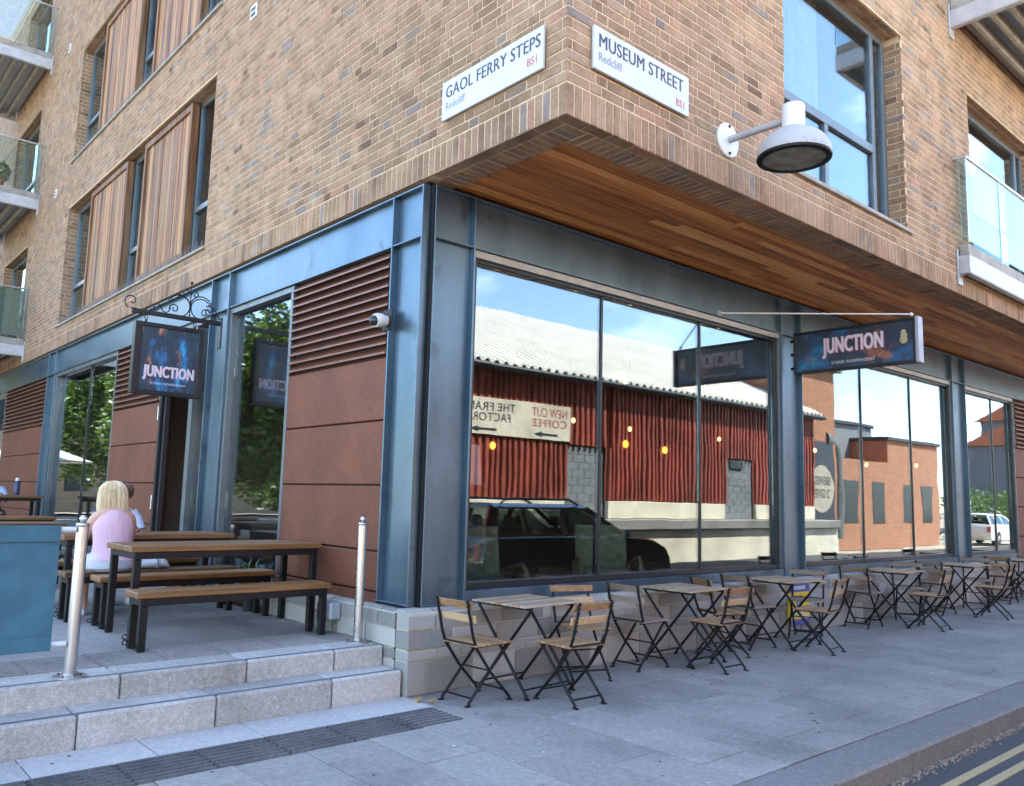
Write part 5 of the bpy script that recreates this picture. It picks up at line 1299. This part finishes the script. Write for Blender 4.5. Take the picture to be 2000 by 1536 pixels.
M['leafA'] = m_leaf('tree_leaf', (.035,.085,.012), (.12,.21,.035)); M['leafB'] = m_leaf('hedge_leaf', (.035,.075,.018), (.09,.15,.035))
def tree(lab, x, y, z, h, R_):
    t = thing('street_tree', lab, 'tree', (x,y,z), 0, 'street trees beyond the terrace'); mb = MB()
    mb.tube([(0,0,-.05),(.05,.03,h*.25),(-.03,.06,h*.5),(.02,0,h*.8)],[.17,.13,.10,.04],10)
    for k in range(9):
        a_ = k*2.4; z_ = h*(.32+.05*k); mb.tube([(0,.03,z_),(math.cos(a_)*R_*.4,math.sin(a_)*R_*.4,z_+R_*.3),(math.cos(a_)*R_*.8,math.sin(a_)*R_*.8,z_+R_*.42)],[.06,.035,.012],6)
    part(mb, 'trunk', 'bark', t, smooth=True)
    mb = MB()
    for k in range(16):
        a_ = random.uniform(0,2*PI); d = random.uniform(0,.62)*R_; zz = random.uniform(-.5,.6)*R_*.9
        leaves(mb, (math.cos(a_)*d,math.sin(a_)*d,h*.52+zz), (R_*.52,R_*.52,R_*.46), 2400, .20)
    tag(part(mb, 'crown', 'leafA', t), kind='stuff')
mb = MB(); mb.box(-26,14,46,52,0,10)
t = thing('far_apartment_block', 'pale brick apartment block facing the far end of the terrace', 'building', (-15,45,.0)); mb.build('wall', M['far_brick'], t, (15,-45,0))
for k in range(10):
    for r_ in range(3):
        mb = MB(); x_ = -24+k*3.6; mb.box(x_,x_+1.2,45.97,46.02,1.2+r_*3.1,2.9+r_*3.1); mb.build('window', M['darkframe'], t, (15,-45,0))
tree('leafy street tree closest to the terrace edge, its crown over the paving', -8.3, 19, .32, 7.2, 3.8)
tree('broad street tree further down the terrace beside the parasols', -8.6, 26.5, .32, 7.8, 3.9)
tree('tall street tree at the far end of the terrace', -7.6, 35, .32, 8.2, 4.2)
tree('outer street tree standing behind the others away from the building', -11.5, 23, .32, 8.0, 3.8)
for i,(x,y,lab) in enumerate(((-4.0,30.5,'white parasol under the broad street tree'),(-3.4,36.5,'white parasol past the tall street tree'))):
    t = thing('parasol', lab, 'parasol', (x,y,.32), 0, 'white parasols down the terrace')
    mb = MB(); mb.lathe([(.28,0),(.28,.06),(.03,.07),(.03,2.45)],14); part(mb, 'pole', 'stainless', t, smooth=True)
    mb = MB(); mb.loft([[Vector((r_*math.cos(2*PI*k/8+.4),r_*math.sin(2*PI*k/8+.4),z_)) for k in range(8)] for r_,z_ in ((1.55,2.02),(1.6,2.08),(.05,2.62))]); part(mb, 'canopy', 'white', t)
hd = MB()
for k in range(30): leaves(hd, (44+k*1.6+random.uniform(-.5,.5),SY-3.5-k*.06+random.uniform(-.6,.6),1.0), (1.5,1.4,1.5+random.uniform(-.3,.6)), 700, .20)
tag(hd.build('hedge', M['leafB']), 'green overgrown hedge beyond the brick works', 'hedge')
t = thing('flower_pot', 'red pot with a bushy green plant on the middle balcony', 'plant', (-.72,14.45,7.445))
mb = MB(); mb.lathe([(.10,0),(.14,.22),(.15,.24),(.12,.24)],18); part(mb, 'pot', m_plain('red_pot',(.55,.09,.06),.6), t, smooth=True)
mb = MB(); leaves(mb, (0,0,.42), (.24,.24,.24), 500, .07); tag(part(mb, 'foliage', 'leafB', t), kind='stuff')
# ---------------------------------------------------------------- parked cars
M['carglass'] = m_glass('car_glass', .05, (.42,.48,.48), .001)
def car(lab, loc, paint, rz=0):
    t = thing('parked_car', lab, 'car', loc, rz)
    Lh = 2.15; Wd = .88
    prof = [(-2.15,.42),(-2.16,.62),(-2.12,.86),(-2.05,.96),(-1.0,.98),(.0,.97),(.78,.96),(1.25,.945),(1.72,.88),(2.02,.76),(2.13,.58),(2.15,.36),(2.05,.24),(-2.0,.26)]
    mb = MB(); n_ = len(prof)
    secs = []
    for f, ins in ((-1,.07),(-.93,.0),(.93,.0),(1,.07)):
        secs.append([Vector((x*(1-ins*.25),f*Wd,z-(ins*.35 if z > .7 else 0))) for x,z in prof])
    mb.loft(secs); part(mb, 'body', paint, t, smooth=True)
    g0 = [(-2.02,.94),(1.02,.94)]; roof = [(-1.78,1.42),(-.0,1.46),(.32,1.42)]
    mb = MB(); ringb = [Vector((-2.04,-.80,.93)),Vector((1.05,-.80,.93)),Vector((1.22,0,.93)),Vector((1.05,.80,.93)),Vector((-2.04,.80,.93)),Vector((-2.10,0,.93))]
    rt_ = [Vector((-1.74,-.60,1.40)),Vector((.22,-.60,1.40)),Vector((.34,0,1.42)),Vector((.22,.60,1.40)),Vector((-1.74,.60,1.40)),Vector((-1.80,0,1.41))]
    rt2 = [Vector((v.x*.97,v.y*.86,1.455)) for v in rt_]
    mb.loft([[v+Vector((0,0,-.03)) for v in rt_],rt_,rt2]); part(mb, 'roof', paint, t, smooth=True)
    for s in (-1,1):
        for (xa,xb,w_) in ((1.06,.24,.07),(-.28,-.28,.08),(-1.18,-1.16,.08),(-1.98,-1.72,.16)):
            mb = MB(); mb.bar((xa,s*.79,.93),(xb,s*.60,1.39),.05,w_,(1,0,0)); part(mb, 'pillar', paint, t)
        for x in (-.05,-1.0):
            mb = MB(); mb.bbox(x-.28,x-.14,s*.38-.23,s*.38+.23,.55,1.08,.05); mb.bbox(x-.27,x-.17,s*.38-.12,s*.38+.12,1.10,1.27,.04); part(mb, 'seat', 'ink', t)
    gl = M['carglass']
    for s in (-1,1):
        for (xa,xb,xc,xd) in ((-1.88,-1.22,-1.20,-1.68),(-1.14,-.32,-.32,-1.12),(-.24,.80,.10,-.24)):
            q = lambda x,z: Vector((x, s*(.80-.20*(z-.93)/.47+.006), z))
            mb = MB(); mb.prism([q(xa,.97),q(xb,.97),q(xc,1.36),q(xd,1.36)], (0,s*.006,0)); part(mb, 'side_window', gl, t)
        mb = MB(); mb.tube([(-1.55,s*.56,1.455),(-1.45,s*.56,1.52),(-.1,s*.56,1.53),(.12,s*.55,1.45)],.018,8); part(mb, 'roof_rail', 'ink', t, smooth=True)
        mb = MB(); mb.sphere((.82,s*.96,1.00),.10,12,8,(.55,1,.75)); part(mb, 'wing_mirror', 'ink', t, smooth=True)
        mb = MB(); mb.sphere((2.0,s*.66,.70),.13,12,8,(.7,1.1,.7)); part(mb, 'headlight', 'stainless', t, smooth=True)
        mb = MB(); mb.bbox(-2.17,-2.08,s*.78-.07,s*.78+.07,.62,.88,.02); part(mb, 'tail_light', 'inkred', t)
        for x in (-1.32,1.30):
            mb = MB(); mb.lathe([(.20,-.10),(.30,-.10),(.325,-.07),(.325,.07),(.30,.10),(.20,.10)],28,(x,s*.80,.325),Matrix.Rotation(PI/2,4,'X')); wl_ = part(mb, 'wheel', 'black', t, smooth=True)
            mb = MB(); mb.lathe([(.21,-.09),(.21,.09),(.06,.11)],20,(x,s*.80,.325),Matrix.Rotation(PI/2*(-s if s else 1),4,'X')); part(mb, 'rim', 'stainless', wl_, smooth=True)
    mb = MB(); mb.prism([(1.06,-.68,.97),(1.20,0,.97),(1.06,.68,.97),(.28,.54,1.385),(.38,0,1.40),(.28,-.54,1.385)], (.012,0,.012)); part(mb, 'windscreen', gl, t)
    mb = MB(); mb.box(2.145,2.16,-.35,.35,.42,.62); part(mb, 'grille', 'ink', t)
    return t
car('black estate car with roof rails parked at the kerb by the cafe', (6.15,-4.72,-.1195), m_plain('black_car_paint',(.012,.014,.020),.10,.3,.05,3,.9,**{'Coat Weight':1.,'Coat Roughness':.03}))
car('white car parked beyond the brick works', (40,SY-1.2,-.1995), 'white', 0)
